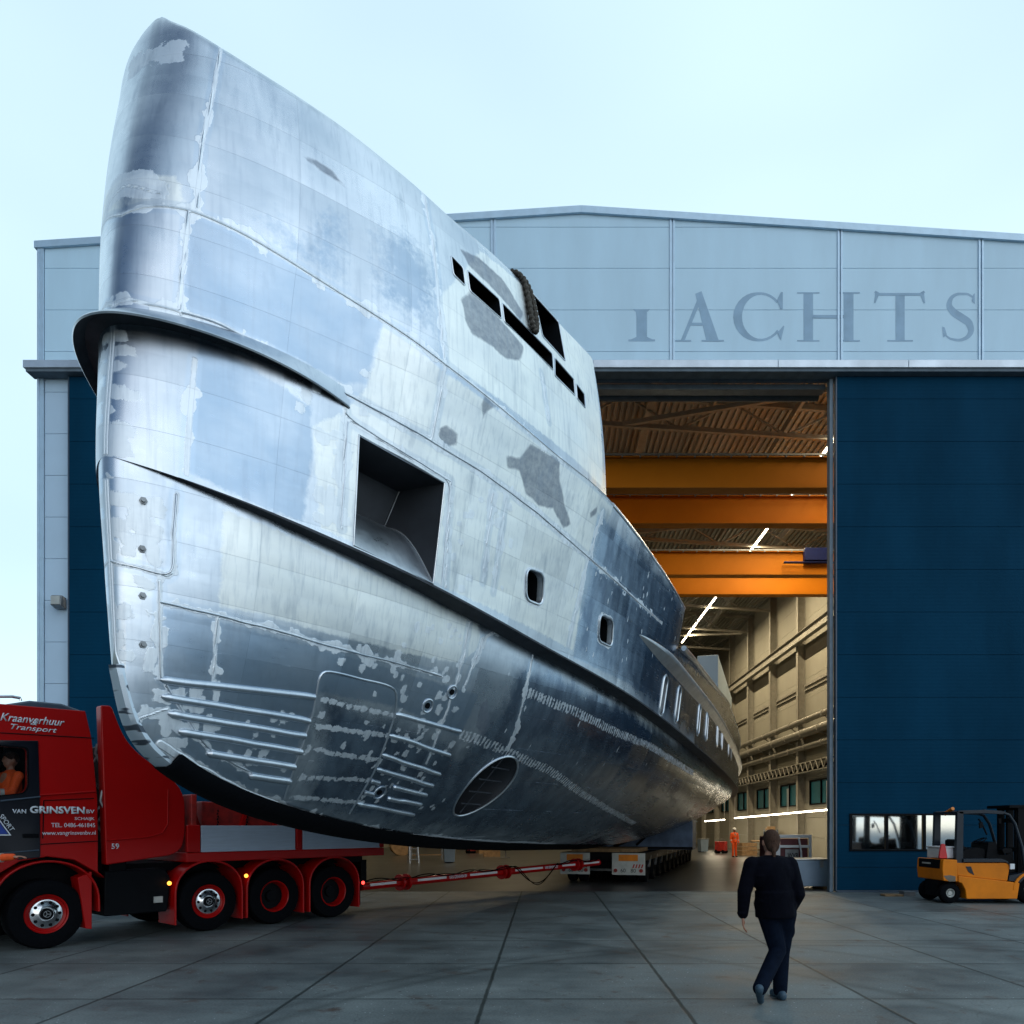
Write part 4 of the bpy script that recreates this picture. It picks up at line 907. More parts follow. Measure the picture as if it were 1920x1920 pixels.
# decks and closing walls
dk = MB()
ss = [x for x in np.arange(0, SEND, .12)]+[SEND]
def strip(ss, bf, zf, camb=.05, n=6):
    vs = []; 
    for s in ss:
        B = float(bf(s)); z = float(zf(s))
        for j in range(n+1): t = -1+2*j/n; vs.append((B*t, s+float(rake(s, z)), z+camb*min(1, B)*(1-t*t)-.004))
    m = n+1; dk.add(vs, [(i*m+j, i*m+j+1, (i+1)*m+j+1, (i+1)*m+j) for i in range(len(ss)-1) for j in range(n)])
strip(ss, lambda s: max(float(B4(s))-min(.08, float(B4(s))*.36), 0), z4f); dk.build('upper_deck', M['alu'], YR)
dk = MB(); strip([SENDB-.5]+list(np.arange(SENDB, SST, .3))+[SST], B3, lambda s: z3f(s)-.02); strip(list(np.arange(SST+.03, 38, .5))+[38.], B3, lambda s: z3af(s)-.02); dk.build('main_deck', M['alu'], YR)
dk = MB(); vs = []; n = 16
for j in range(n+1):
    h = j/n; sE = SENDB+(SEND-SENDB)*h; s, b_, z = [float(q) for q in surf(2, sE, h)]
    vs += [(-b_, s, z), (-b_*.5, s+.25, z), (b_*.5, s+.25, z), (b_, s, z)]
dk.add(vs, [(j*4+i, j*4+i+1, j*4+5+i, j*4+4+i) for j in range(n) for i in range(3)]); dk.build('bulwark_end', M['alu'], YR)
dk = MB(); vs = []
for j in range(13):
    h = j/12; s, b_, z = [float(q) for q in surf(0, 38., h)]; vs += [(-b_, s, z), (b_, s, z)]
for j in range(9):
    s, b_, z = [float(q) for q in surf(1, 38., j/8)]; vs += [(-b_, s, z), (b_, s, z)]
dk.add(vs, [(2*j, 2*j+1, 2*j+3, 2*j+2) for j in range(21)]); dk.build('transom', M['alu'], YR, fix=False)
# rolled top rail along the bulwark
for sd in (1, -1):
    for (bf, zf, a, b_, r) in ((B3, z3, SENDB, SST, .035), (B3, z3af, SST+.05, 38, .05)):
        S_ = np.concatenate([np.linspace(math.sqrt(a), math.sqrt(b_), 90)**2]); r_ = MB()
        r_.tube([((float(bf(s))-r*.7)*sd, s+float(rake(s, float(zf(s)))), float(zf(s))-r*.25) for s in S_], r, 10); r_.build('top_rail', M['alu'], YR)
# brim around the bow
bm = MB(); S_ = np.linspace(0, math.sqrt(1.45), 46)**2; rows = []
bz = lambda s: 5.70+.09*math.sin(min(s, 1.45)/1.45*math.pi*.8)-.12*s/1.45
bo = lambda s: .185*max(0, 1-s/1.45)**.7+.004
for sd in (-1, 1):
    for i, s in (enumerate(S_[::-1]) if sd < 0 else enumerate(S_[1:])):
        z = bz(s); k = 1; h = float(szh(1, s, z)); 
        a = np.array(surf(1, s, h)); e = .01; a2 = np.array(surf(1, s+e+s*.02, h)); tb = Vector((a2[1]-a[1], a2[0]-a[0])).normalized(); n2 = Vector((tb.y, -tb.x)) if s > 1e-4 else Vector((0, -1))
        if s <= 1e-4: n2 = Vector((0, -1))
        hu = float(szh(1, s, z+.17)); au = np.array(surf(1, s, hu)); o_ = bo(s)
        f = lambda b_, y, zz: (sd*b_, y+float(rake(s, zz)), zz)
        rows.append([f(au[1]-.005, au[0], z+.17), f(a[1]+n2.x*o_, a[0]+n2.y*o_, z+.015), f(a[1]+n2.x*(o_+.008), a[0]+n2.y*(o_+.008), z), f(a[1]+n2.x*o_, a[0]+n2.y*o_, z-.012), f(a[1]+n2.x*o_*.55, a[0]+n2.y*o_*.55, z+.05), f(max(a[1]-.01, 0), a[0], z+.03)])
vs = [p for r in rows for p in r]; m_ = 6
bm.add(vs, [(i*m_+j, i*m_+j+1, (i+1)*m_+j+1, (i+1)*m_+j) for i in range(len(rows)-1) for j in range(3)]); bm.build('bow_brim', M['alu'], YR, smooth=25)
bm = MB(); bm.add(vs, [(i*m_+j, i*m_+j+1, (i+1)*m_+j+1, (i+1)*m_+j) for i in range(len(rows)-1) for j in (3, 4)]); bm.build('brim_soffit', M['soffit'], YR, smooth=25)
# aft rubbing fender (pointed nose)
for sd in (1, -1):
    fb = MB(); s0 = pick(1, 1199, 1190)[0]; vs = []; S_ = np.concatenate([s0+np.linspace(0, 1.2, 26)**2/1.2, np.arange(s0+1.4, 38, .3)]); m_ = 9
    zf = pchip([s0, s0+3.5, s0+8, s0+14, 38], [pick(1, 1199, 1190)[1], 4.66, 4.62, 4.56, 4.5])
    for s in S_:
        g_ = min(1, (s-s0)/1.3)**.6; z = float(zf(s)); p, n_ = pt(1, s, z)
        for (dx_, dz_) in ((-.02, .115), (.05, .115), (.105, .10), (.14, .06), (.145, .01), (.13, -.035), (.10, -.06), (.05, -.13), (-.02, -.20)):
            vs.append((sd*(p.x+dx_*g_), p.y, z+dz_*.72*g_))
    fb.add(vs, [(i*m_+j, i*m_+j+1, (i+1)*m_+j+1, (i+1)*m_+j) for i in range(len(S_)-1) for j in range(m_-1)]); fb.build('side_fender', mat('bright_fender_metal' + ('' if sd > 0 else '_far'), (.80, .84, .88), .38, 1, .1, 4), YR)
# half pipes on the shell
def on_shell(k, a, b, r, n=24, off_=0.):
    return [tuple(P3(k, a[0]+(b[0]-a[0])*i/n, a[1]+(b[1]-a[1])*i/n, off_)[0]) for i in range(n+1)]
def smooth_pts(P, it=3):
    P = [Vector(p) for p in P]
    for _ in range(it): P = [P[0]]+[(P[i-1]+P[i]*2+P[i+1])/4 for i in range(1, len(P)-1)]+[P[-1]]
    return P
BARS = [((300, 1275), (590, 1307)), ((302, 1306), (581, 1352)), ((314, 1338), (572, 1381)), ((334, 1371), (564, 1410)), ((387, 1412), (553, 1439)), ((467, 1454), (543, 1465)),
        ((742, 1339), (862, 1372)), ((730, 1378), (842, 1416)), ((716, 1416), (824, 1452)), ((705, 1441), (811, 1474)), ((736, 1475), (799, 1491)), ((695, 1464), (710, 1468)), ((725, 1497), (788, 1508)), ((683, 1485), (699, 1490)), ((670, 1507), (775, 1527))]
for i, (a, b_) in enumerate(BARS):
    mb = MB(); P = smooth_pts(on_shell(0, a, b_, 0), 6); r = .036 if i < 6 else .030
    mb.tube(P, [r*.35]+[r]*(len(P)-2)+[r*.9], 12); mb.build('half_pipe', M['alu'], YR)
def bead(k, pl, r, name='weld_bead'):
    P = []
    for a, b_ in zip(pl[:-1], pl[1:]): P += on_shell(k, a, b_, 0, max(2, int(math.hypot(b_[0]-a[0], b_[1]-a[1])/12)))[:-1]
    P.append(tuple(P3(k, *pl[-1])[0])); mb = MB(); mb.tube(smooth_pts(P, 2), r, 8); return mb.build(name, M['alu'], YR)
bead(0, [(532, 1499), (550, 1443), (572, 1385), (587, 1338), (597, 1275), (602, 1261), (615, 1258), (660, 1269), (735, 1287), (745, 1296), (741, 1340), (720, 1400), (700, 1450), (655, 1525)], .014, 'doubler_edge')
bead(0, [(300, 1128), (400, 1152), (520, 1182), (620, 1212), (750, 1245), (828, 1268)], .009)
bead(0, [(332, 925), (326, 1000), (325, 1068), (315, 1079), (260, 1064), (202, 1052)], .008)
bead(0, [(300, 1090), (300, 1180), (302, 1270)], .008)
bead(0, [(310, 1285), (385, 1400), (450, 1440), (520, 1465)], .007)
bead(1, [(341, 586), (402, 603), (519, 663), (633, 730), (694, 762), (800, 822), (900, 882), (1000, 955), (1110, 1050), (1240, 1168)], .008)
bead(1, [(648, 775), (662, 790), (845, 903), (840, 960), (828, 1100)], .006)
bead(1, [(652, 790), (642, 985)], .006)
for (u, v, r) in ((847, 1297, .075), (801, 1322, .075), (712, 1485, .085)):
    p, n_ = P3(0, u, v); q = n_.to_track_quat('Z', 'Y'); mb = MB(); mb.tube([p+q @ Vector((r*math.cos(a), r*math.sin(a), .004)) for a in np.linspace(0, 2*math.pi, 24, endpoint=False)], .012, 8, closed=True); mb.build('pipe_ring', M['alu'], YR)
    mb = MB(); mb.cyl(p-n_*.01, p+n_*.008, .035, n=16); mb.build('drain_plug', M['dark'], YR)
for (u, v) in ((268, 940), (266, 1030), (268, 1118), (268, 1208)):
    p, n_ = P3(0, u, v); mb = MB(); mb.cyl(p-n_*.01, p+n_*.03, .017, .015, n=12); mb.cyl(p, p+n_*.012, .03, n=6); mb.build('bolt', M['steel'], YR)
# stem doubler and black keel strip, following the forefoot
def stem_s(z):
    S_ = np.linspace(0, 1.2, 2000); zz = zk(S_); return float(np.interp(-z, -zz, S_))
def keel_band(name, s_or, m, th, hgt, zstart=None):
    # closed band wrapped round the stem/keel profile; s_or: list of (s, z) along the profile
    mb = MB(); vs = []; n_ = len(s_or); prof = [Vector(p) for p in s_or]; m_ = 8
    for i, p in enumerate(prof):
        t = (prof[min(i+1, n_-1)]-prof[max(i-1, 0)]).normalized(); nn = Vector((t.y, -t.x))  # outward (down / forward)
        wk = .075 if p.x < .3 else .075+.04*min(p.x-.3, 1.5)
        o_ = p+nn*th; i_ = p-nn*hgt; c_ = (p-nn*hgt*.35)
        hbw = lambda q: float(lowB(max(q.x, .005), np.clip((q.y-float(zk(q.x)))/(float(z1f(q.x))-float(zk(q.x))), 0, 1)))
        wi = hbw(i_)+.022; wc = max(hbw(c_)+.03, wk)
        for (q, x) in ((i_, wi), (c_, wc), (o_, wk*.75), (o_, -wk*.75), (c_, -wc), (i_, -wi)): vs.append((x, q.x, q.y))
    m_ = 6; mb.add(vs, [(i*m_+j, i*m_+j+1, (i+1)*m_+j+1, (i+1)*m_+j) for i in range(n_-1) for j in range(m_-1)]+[tuple(range(m_)), tuple(range((n_-1)*m_, n_*m_))[::-1]])
    return mb.build(name, m, YR, bevel=0, smooth=40)
def stem_band(name, prof, m, hw, th, bk):
    mb = MB(); vs = []; prof = [Vector(p) for p in prof]; n_ = len(prof)
    for i, p in enumerate(prof):
        t = (prof[min(i+1, n_-1)]-prof[max(i-1, 0)]).normalized(); nn = Vector((t.y, -t.x)); w_ = hw*(1+.6*i/n_)
        for a, b_ in ((-bk, w_*1.25), (th*.3, w_*1.15), (th, w_*.7), (th, -w_*.7), (th*.3, -w_*1.15), (-bk, -w_*1.25)): q = p+nn*a; vs.append((b_, q.x, q.y))
    mb.add(vs, [(i*6+j, i*6+(j+1) % 6, (i+1)*6+(j+1) % 6, (i+1)*6+j) for i in range(n_-1) for j in range(6)]+[(0, 1, 2, 3, 4, 5), tuple(range((n_-1)*6, n_*6))[::-1]]); return mb.build(name, m, YR, smooth=40)
def prof_pts(sa, sb, n): 
    S_ = np.linspace(math.sqrt(sa), math.sqrt(sb), n)**2; return [(s+float(rake(s, float(zk(s)))), float(zk(s))) for s in S_]
BAND = mat('banded_stem_plate', (.62, .70, .78), .5, .9, .1, 9, c2=(.10, .12, .15), thr=(.42, .46), stretch=(.2, .5, 1.3), det=2)
pp = [p for p in prof_pts(.003, .50, 30) if p[1] < 3.08]
stem_band('stem_doubler', pp, BAND, .052, .035, .05)
kp = MB(); S_ = np.linspace(0, math.sqrt(37.9), 160)**2; kv = []
for s_q in S_:
    b_q = float(lowB(s_q, 0))+.002; z_q = float(zk(s_q)); y_q = s_q+float(rake(s_q, z_q)); kv += [(-b_q, y_q, z_q), (b_q, y_q, z_q)]
kp.add(kv, [(2*i, 2*i+1, 2*i+3, 2*i+2) for i in range(len(S_)-1)]); kp.build('keel_plate', M['alu'], YR)
keel_band('keel_strip', prof_pts(.50, 15.5, 140), M['dark'], .045, .085)
# anchor pocket
def recess(name, P, k, depth, m, ramp=False, scale=.8):
    mb = MB(); n_ = len(P); outer = [pt(k, s, z)[0] for s, z in P]; c = sum(outer, Vector())/n_
    inner = [c+(p-c)*scale+Vector((-depth, 0, 0)) for p in outer]
    mb.add(outer+inner, [(i, (i+1) % n_, n_+(i+1) % n_, n_+i) for i in range(n_)]+[tuple(range(n_, 2*n_))]); return mb.build(name, m, YR, smooth=30)
M['void'] = mat('shadowed_interior_metal', (.035, .04, .05), .5, .3)  # recess shade put into the metal colour
pk = [pt(1, s, z)[0] for s, z in POCK]; TL, TR_, BR_, BL = pk
mb = MB(); dv = Vector((-.55, .05, 0)); bTL, bTR = TL+dv, TR_+dv; bBR, bBL = BR_+dv+Vector((0, -.1, .62)), BL+dv+Vector((0, 0, .56))
def quadgrid(mb, a, b, c, d_, n=14, bulge=0., dirv=Vector((0, 0, 1))):
    vs = []
    for i in range(n+1):
        for j in range(n+1):
            u, v = i/n, j/n; p = (a*(1-u)+b*u)*(1-v)+(d_*(1-u)+c*u)*v; vs.append(p+dirv*bulge*math.sin(math.pi*v)*1.0)
    m_ = n+1; mb.add(vs, [(i*m_+j, (i+1)*m_+j, (i+1)*m_+j+1, i*m_+j+1) for i in range(n) for j in range(n)])
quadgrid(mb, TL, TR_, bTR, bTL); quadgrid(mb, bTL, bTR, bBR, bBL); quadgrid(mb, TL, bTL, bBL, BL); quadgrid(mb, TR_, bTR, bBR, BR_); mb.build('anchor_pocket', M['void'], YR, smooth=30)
mb = MB(); quadgrid(mb, BL, BR_, bBR, bBL, 18, .16); mb.build('pocket_ramp', M['alu'], YR, smooth=30)
mb = MB(); mb.tube([tuple(p) for p in (TL, TR_, BR_, BL)], .012, 8, closed=True); mb.build('pocket_edge', M['alu'], YR)
mb = MB(); mb.tube([bTR+Vector((.01, 0, 0)), bBR+Vector((.01, 0, 0)), bBL+Vector((.01, 0, 0))], .008); mb.tube([bBR*(1-t)+BR_*t+Vector((0, 0, .17*math.sin(math.pi*t))) for t in np.linspace(0, 1, 12)], .01); mb.build('pocket_weld', M['steel'], YR)
# portholes
for P in PORT:
    inhole = P in HOLES[1]; outer = [pt(1, s, z, .004)[0] for s, z in P]; c = sum(outer, Vector())/len(P)
    mb = MB(); mb.tube(outer, .016, 8, closed=True); fr = mb.build('porthole', M['alu'], YR)
    mb = MB(); n_ = len(P); dpt = .08
    if inhole:
        inner = [p+Vector((-dpt, 0, 0)) for p in outer]; mb.add(outer+inner, [(i, (i+1) % n_, n_+(i+1) % n_, n_+i) for i in range(n_)]); mb.build('porthole_sleeve', M['alu'], YR, smooth=40)
        mb = MB(); mb.add([p+Vector((-dpt, 0, 0)) for p in outer]+[p+Vector((-dpt-.5, 0, 0)) for p in outer], [(i, (i+1) % n_, n_+(i+1) % n_, n_+i) for i in range(n_)]+[tuple(range(n_, 2*n_))]); mb.build('porthole_void', M['black'], YR)
    else:
        mb.add([pt(1, s, z, .006)[0] for s, z in P], [tuple(range(n_))]); mb.build('porthole_shade_fill', M['void'], YR)  # flat dark sheet painted in place of the shaded opening
# slot windows in the bulwark
for P in SLOTS+[BIGW]:
    outer = [pt(2, s, z)[0] for s, z in P]; n_ = len(P); mb = MB(); mb.add(outer+[p+Vector((-.10, 0, 0)) for p in outer]+[p+Vector((-.7, 0, .15)) for p in outer], [(i, (i+1) % n_, n_+(i+1) % n_, n_+i) for i in range(n_)]+[(n_+i, n_+(i+1) % n_, 2*n_+(i+1) % n_, 2*n_+i) for i in range(n_)]+[tuple(range(2*n_, 3*n_))])
    mb.build('window_opening', M['black'], YR, smooth=40)
    mb = MB(); mb.tube(outer, .009, 6, closed=True); mb.build('window_edge', M['alu'], YR)
# thruster tunnel
for sd in (1, -1):
    outer = [pt(0, s, z)[0] for s, z in TH]; n_ = len(TH); rr = .30
    inner = [Vector((.12, ts+rr*math.cos(a), tz+.02+rr*math.sin(a))) for a in np.linspace(0, 2*math.pi, n_, endpoint=False)]
    mid = [(o_*.45+i_*.55)+Vector((.0, 0, 0)) for o_, i_ in zip(outer, inner)]
    mb = MB(); V_ = [Vector((p.x*sd, p.y, p.z)) for p in outer+mid+inner]; mb.add(V_, [(j*n_+i, j*n_+(i+1) % n_, (j+1)*n_+(i+1) % n_, (j+1)*n_+i) for j in range(2) for i in range(n_)]+[tuple(range(2*n_, 3*n_))]); mb.build('thruster_tunnel', M['void'], YR, smooth=50)
    mb = MB(); mb.tube([Vector((p.x*sd, p.y, p.z)) for p in outer], .016, 8, closed=True); mb.build('tunnel_rim', M['alu'], YR)
    if sd > 0:
        mb = MB()
        for q in (-.24, -.08, .08, .24):
            cx = (outer[0].x+outer[n_//2].x)/2; l = math.sqrt(max(.36**2-q*q, .01))
            mb.tube([(cx+q*.9-.06, ts-l, tz+q), (cx+q*.9-.0, ts+l, tz+q)], .010, 8)
        mb.tube([(cx-.36, ts-.12, tz-.36), (cx+.26, ts-.12, tz+.36)], .012, 8); mb.build('tunnel_grille', M['soffit'], YR)
# wheelhouse block aft on deck
mb = MB(); mb.box(2.15, 2.95, 25, 35, 4.9, 8.45); mb.build('deck_casing', M['panel_side'], YR, bevel=.03)
# rope over the bulwark (rests on it: own thing)
rp = []
for i, (u, v) in enumerate(((972, 508), (980, 530), (985, 560), (990, 590), (994, 620), (1000, 632), (1001, 612), (997, 585), (992, 555), (988, 528), (978, 506))):
    p, n_ = P3(2, u, v, .04); rp.append(p)
q0 = rp[0]; rp = [q0+Vector((-.35, .1, .02)), q0+Vector((-.12, .05, .06))]+rp+[rp[-1]+Vector((-.12, .1, .06)), rp[-1]+Vector((-.35, .15, .02))]
MW = Matrix.Translation((X0, Y0, 0)) @ Matrix.Rotation(-PHI, 4, 'Z')
rp = smooth_pts([MW @ Vector(p) for p in rp], 1); c0 = rp[2].copy()
def catmull(P, k=6):
    out = []; P = [P[0]]+list(P)+[P[-1]]
    for i in range(1, len(P)-2):
        for j in range(k):
            t = j/k; out.append(.5*((2*P[i])+(P[i+1]-P[i-1])*t+(2*P[i-1]-5*P[i]+4*P[i+1]-P[i+2])*t*t+(3*P[i]-P[i-1]-3*P[i+1]+P[i+2])*t**3))
    out.append(P[-2]); return out
fine_ = catmull(rp, 8); mb = MB(); mb.tube([p-c0 for p in fine_], [.032+.007*math.sin(i*2.1) for i in range(len(fine_))], 10); ro_ = mb.build('mooring_rope', M['rope']); ro_.location = c0
tag(ro_, 'thick braided rope loop hanging over the yacht bulwark beside the slot windows', 'rope')

# ================================================================ TRAILER, CRADLE, TOW BAR
TA = R(16.2); TO = Vector((1.87, 23.8, 0))
TR = empty('platform_trailer', TO, -TA, label='long low platform trailer with rows of wheels carrying the yacht', cat='trailer')
b = MB(); b.box(-1.35, 1.35, .0, 17.5, .72, .98); b.box(-.55, .55, .3, 17, .45, .718); b.build('deck', M['black'], TR, bevel=.015)
for k in range(11):
    y = .9+1.55*k
    for x in (-1.0, 1.0):
        for dx in (-.18, .18):
            b = MB(); Mx = Matrix.Translation((x+dx, y, .40)) @ Matrix.Rotation(R(90), 4, 'Z')
            b.lathe([(.05, -.11), (.22, -.12), (.24, -.13), (.36, -.13), (.40, -.10), (.40, .10), (.36, .13), (.24, .13), (.22, .12), (.05, .11)], (0, 0, 0), 20, Mx); b.build('wheel', M['dark'], TR)
    b = MB(); b.bar((-1.25, y, .4), (1.25, y, .4), .12, .12); b.bar((1.32, y+.1, .5), (1.32, y+.45, .85), .08, .06); b.build('axle', M['steel'], TR)
for x0, x1, kk in ((-1.37, -.40, 0), (.32, 1.37, 1)):
    b = MB(); b.box(x0, x1, -.12, -.06, .28, .97); bd = b.build('marker_board', M['hivis'], TR, bevel=.01)
    b = MB(); b.box(x0+.22, x1-.22, -.135, -.121, .72, .92); b.build('orange_plate', M['amberboard'], bd)
    b = MB(); 
    for q in range(4):
        xx = x1-.40+q*.09; b.prism([(xx, .50), (xx+.045, .50), (xx+.085, .62), (xx+.04, .62)], -.128, -.121)
    b.build('hazard_stripes', M['redd'], bd, smooth=0)
    b = MB(); 
    for xx in (x0+.12, x1-.12): b.cyl((xx, -.15, .42), (xx, -.1, .42), .06, n=16)
    b.build('round_lamp', M['redd'], bd)
    for xx, tx in ((x0+.28, '60'), (x0+.60, '80')):
        text('number', tx, M['black'], bd, (xx, -.1215, .36), h=.12, ext=.002)
wood = MB()
for k in range(6): wood.box(-1.1+.0*k, 1.1, .3+.35*k, .55+.35*k, .982, 1.10)
wood.build('timber_bearer', M['wood'], TR, bevel=.005)
CR = empty('support_cradle', TO+Vector((1.1, 2.6, 0)), -TA, label='blue grey steel cradle block under the yacht keel on the trailer', cat='cradle')
b = MB(); b.prism([(-1.6, 1.0), (2.25, 1.0), (2.25, 2.22), (1.9, 2.25), (.4, 1.45), (-1.6, 1.35)], 0, 1.4); b.build('block', M['cradle'], CR, bevel=.02)
b = MB(); b.bar((-.5, -.03, 1.1), (1.7, -.03, 2.05), .06, .12); b.bar((.3, -.03, 1.15), (.8, -.03, 1.6), .05, .08); b.box(-1.6, 2.25, -.05, -.002, 1.02, 1.1); b.build('strut', M['black'], CR)
text('chalk_letter', 'K', M['black'], CR, (1.55, -.004, 1.75), h=.22, ext=.003)
b = MB(); b.prism([(-2.9, 1.12), (-1.75, 1.12), (-1.75, 1.30), (-2.0, 1.30)], 0, 1.0)
for q in range(12): b.box(-2.6+q*.11, -2.57+q*.11, -.02, -.001, 1.13, 1.27)
b.build('ribbed_wedge', M['zinc'], CR, bevel=.005)
# tow bar
a, c = at(676, 1662, 16.2), at(1122, 1617, 23.55); TBc = (a+c)/2
TB = empty('tow_bar', TBc, 0, label='long red tow bar with white stripe linking the truck to the trailer', cat='tow bar')
a0, c0_ = a-TBc, c-TBc; dT = (c0_-a0).normalized()
b = MB(); b.cyl(a0, c0_, .095, n=20); b.build('tube', M['red'], TB)
b = MB()
for t in (.12, .14, .50, .52, .86, .88): p = a0.lerp(c0_, t); b.cyl(p-dT*.03, p+dT*.03, .19, n=20)
build_each(b, 'flange', M['red'], TB, bevel=.008)
side = Vector((dT.y, -dT.x, 0)).normalized()
if side.y > 0: side = -side
b = MB()
for t0, t1 in ((.02, .10), (.17, .27), (.36, .47), (.55, .68), (.78, .85), (.9, .99)): b.bar(a0.lerp(c0_, t0)+side*.088+Vector((0, 0, .02)), a0.lerp(c0_, t1)+side*.088+Vector((0, 0, .02)), .02, .055)
build_each(b, 'white_stripe', M['white'], TB)
ang = math.atan2(dT.y, dT.x)
for t, w_ in ((.28, .62), (.69, .62)):
    p = a0.lerp(c0_, t)+side*.1; tx = text('tow_bar_lettering', 'VAN GRINSVEN BV', M['lettering'], TB, p+Vector((0, 0, -.03)), w=w_*1.0, h=.085, rot=(0, 0, 0), bold=.01); tx.rotation_euler = (R(90), -math.asin(dT.z), ang)
hs = []
for i in range(60):
    t = i/59; p = a0.lerp(c0_, t); sag = .12+.05*math.sin(t*40); 
    if .55 < t < .75: sag = .12-.55*math.sin((t-.55)/.2*math.pi)
    hs.append(p+side*.12+Vector((0, 0, sag*.9)))
b = MB(); b.tube(hs, .014, 6); b.tube([h_+side*.03+Vector((0, 0, -.05*math.sin(i*.7))) for i, h_ in enumerate(hs)], .012, 6); b.build('hose', M['dark'], TB)

# ================================================================ TRUCK
DX, DYv = .639, .769; TX, TY = -7.286, 10.96
TK = empty('truck', (TX, TY, 0), math.atan2(DYv, DX), label='red heavy haulage tractor truck with navy door and ballast bed towing the yacht', cat='truck')
def tp(u, v, y=0.):   # image point on the truck's side plane -> local (x, z)
    r = (u-U0)/F; X_, Y_ = TX-DYv*y, TY+DX*y; a = (r*Y_-X_)/(DX-DYv*r); return (a, H+(V0-v)/F*(Y_+DYv*a))
def TPl(pts, y=0.): return [tp(u, v, y) for u, v in pts]
WD = 2.5
AX = [0, 2.42, 3.66, 4.93]; 
# cab shell
b = MB(); cab = [(-1.45, .95), (-1.45, 2.0), (-1.30, 3.2), (-1.05, 3.52)]+TPl([(160, 1333), (172, 1384), (183, 1500), (184, 1578), (184, 1634)])+[(.78, 1.0), (.62, 1.12), (.35, 1.30), (0, 1.36), (-.35, 1.30), (-.62, 1.12), (-.75, .95)]
wp = tp(48, 1400); 
b.prism(cab, .0, WD); cb = b.build('cab', M['red'], TK)
b = MB(); b.prism([(-1.2, 3.40)]+TPl([(0, 1322), (100, 1325), (150, 1330), (160, 1336)])+[tp(160, 1339), (-1.15, 3.36)][:1], .06, WD-.06)
rfp = [(-1.1, 3.42)]+TPl([(0, 1321), (60, 1312), (120, 1318), (158, 1331)])+[(tp(160, 1340)[0]-.02, 3.30), (-1.1, 3.3)]
b = MB(); b.prism(rfp, .08, WD-.08); b.build('roof_cap', M['navyroof'], TK, bevel=.04, seg=3)
# creases / seams on the side
def seam(pts, y=-.004, r=.008, m=None): b = MB(); b.tube([(x, y, z) for x, z in TPl(pts)], r, 6); return b.build('panel_seam', m or M['black'], TK)
seam([(0, 1374), (176, 1384)]); seam([(76, 1583), (184, 1577)]); seam([(82, 1501), (176, 1497)]); seam([(82, 1501), (80, 1572)])
b = MB(); b.tube([(x, -.01, z) for x, z in TPl([(74, 1491), (178, 1484)])], .014, 8); b.build('panel_crease', M['red'], TK)
# dark door with window
dpoly = TPl([(0, 1388), (71, 1389), (74, 1492), (75, 1608), (30, 1612)])+[(-.35, 1.36), (-1.35, 1.4), (-1.42, 2.0), (-1.28, 2.98)]
b = MB(); b.prism(dpoly, -.022, -.002); dr = b.build('door', M['navy'], TK, bevel=.012)
wpoly = rnd([(-1.12, 2.93)]+TPl([(50, 1403), (50, 1476), (42, 1487)])+[(-1.16, 2.16)], .07)
b = MB(); ow = [Vector(p) for p in wpoly]; c = sum(ow, Vector((0, 0)))/len(ow); b.ring([tuple(c+(p-c)*1.05) for p in ow], wpoly, -.035, -.022); b.build('window_frame', M['black'], dr)
b = MB(); b.prism(wpoly, -.018, -.012); b.build('window_pane', M['windowglass'], dr)
b = MB(); b.box(-1.19, .09, WD-.13, WD-.105, 1.46, 3.14); b.box(.06, .09, .1, WD-.14, 1.46, 3.14); b.box(-1.19, .09, .1, WD-.14, 1.452, 1.50); b.prism(rnd([(-.55, 1.51), (.0, 1.51), (.02, 2.75), (-.10, 2.78), (-.14, 2.12), (-.55, 2.08)], .05), .3, .85); b.build('cab_interior', M['black'], TK)
b = MB(); b.tube([(x, -.03, z) for x, z in TPl([(0, 1502), (74, 1494)])], .012, 8); b.tube([(x, -.03, z) for x, z in TPl([(0, 1600), (72, 1594)])], .010, 8); b.build('door_crease', M['navyroof'], dr) if False else build_each(b, 'door_crease', M['navyroof'], dr)
b = MB(); hx, hz = tp(56, 1567); b.box(hx-.1, hx+.1, -.05, -.022, hz-.03, hz+.03); b.build('handle', M['black'], dr, bevel=.01)
def cut(o, mbs, bev=0):
    cs = []
    for m_ in mbs:
        c_ = m_.build('cutter', M['black'], o.parent); cs.append(c_); md = o.modifiers.new('c', 'BOOLEAN'); md.object = c_; md.solver = 'EXACT'; md.operation = 'DIFFERENCE'
    bpy.context.view_layer.update(); dg = bpy.context.evaluated_depsgraph_get(); me = bpy.data.meshes.new_from_object(o.evaluated_get(dg)); o.modifiers.clear(); me.name = o.name; o.data = me
    for c_ in cs: bpy.data.objects.remove(c_)
    me.shade_smooth(); me.set_sharp_from_angle(angle=R(32))
    if bev: md = o.modifiers.new('bevel', 'BEVEL'); md.width = bev; md.segments = 3; md.limit_method = 'ANGLE'; md.angle_limit = R(35); md.harden_normals = True
k1 = MB(); k1.prism(wpoly, -.5, .5); k2 = MB(); k2.box(-1.2, .1, .08, WD-.1, 1.45, 3.15); cut(cb, [k2, k1], .04)
k1 = MB(); k1.prism(wpoly, -.5, .5); cut(dr, [k1])
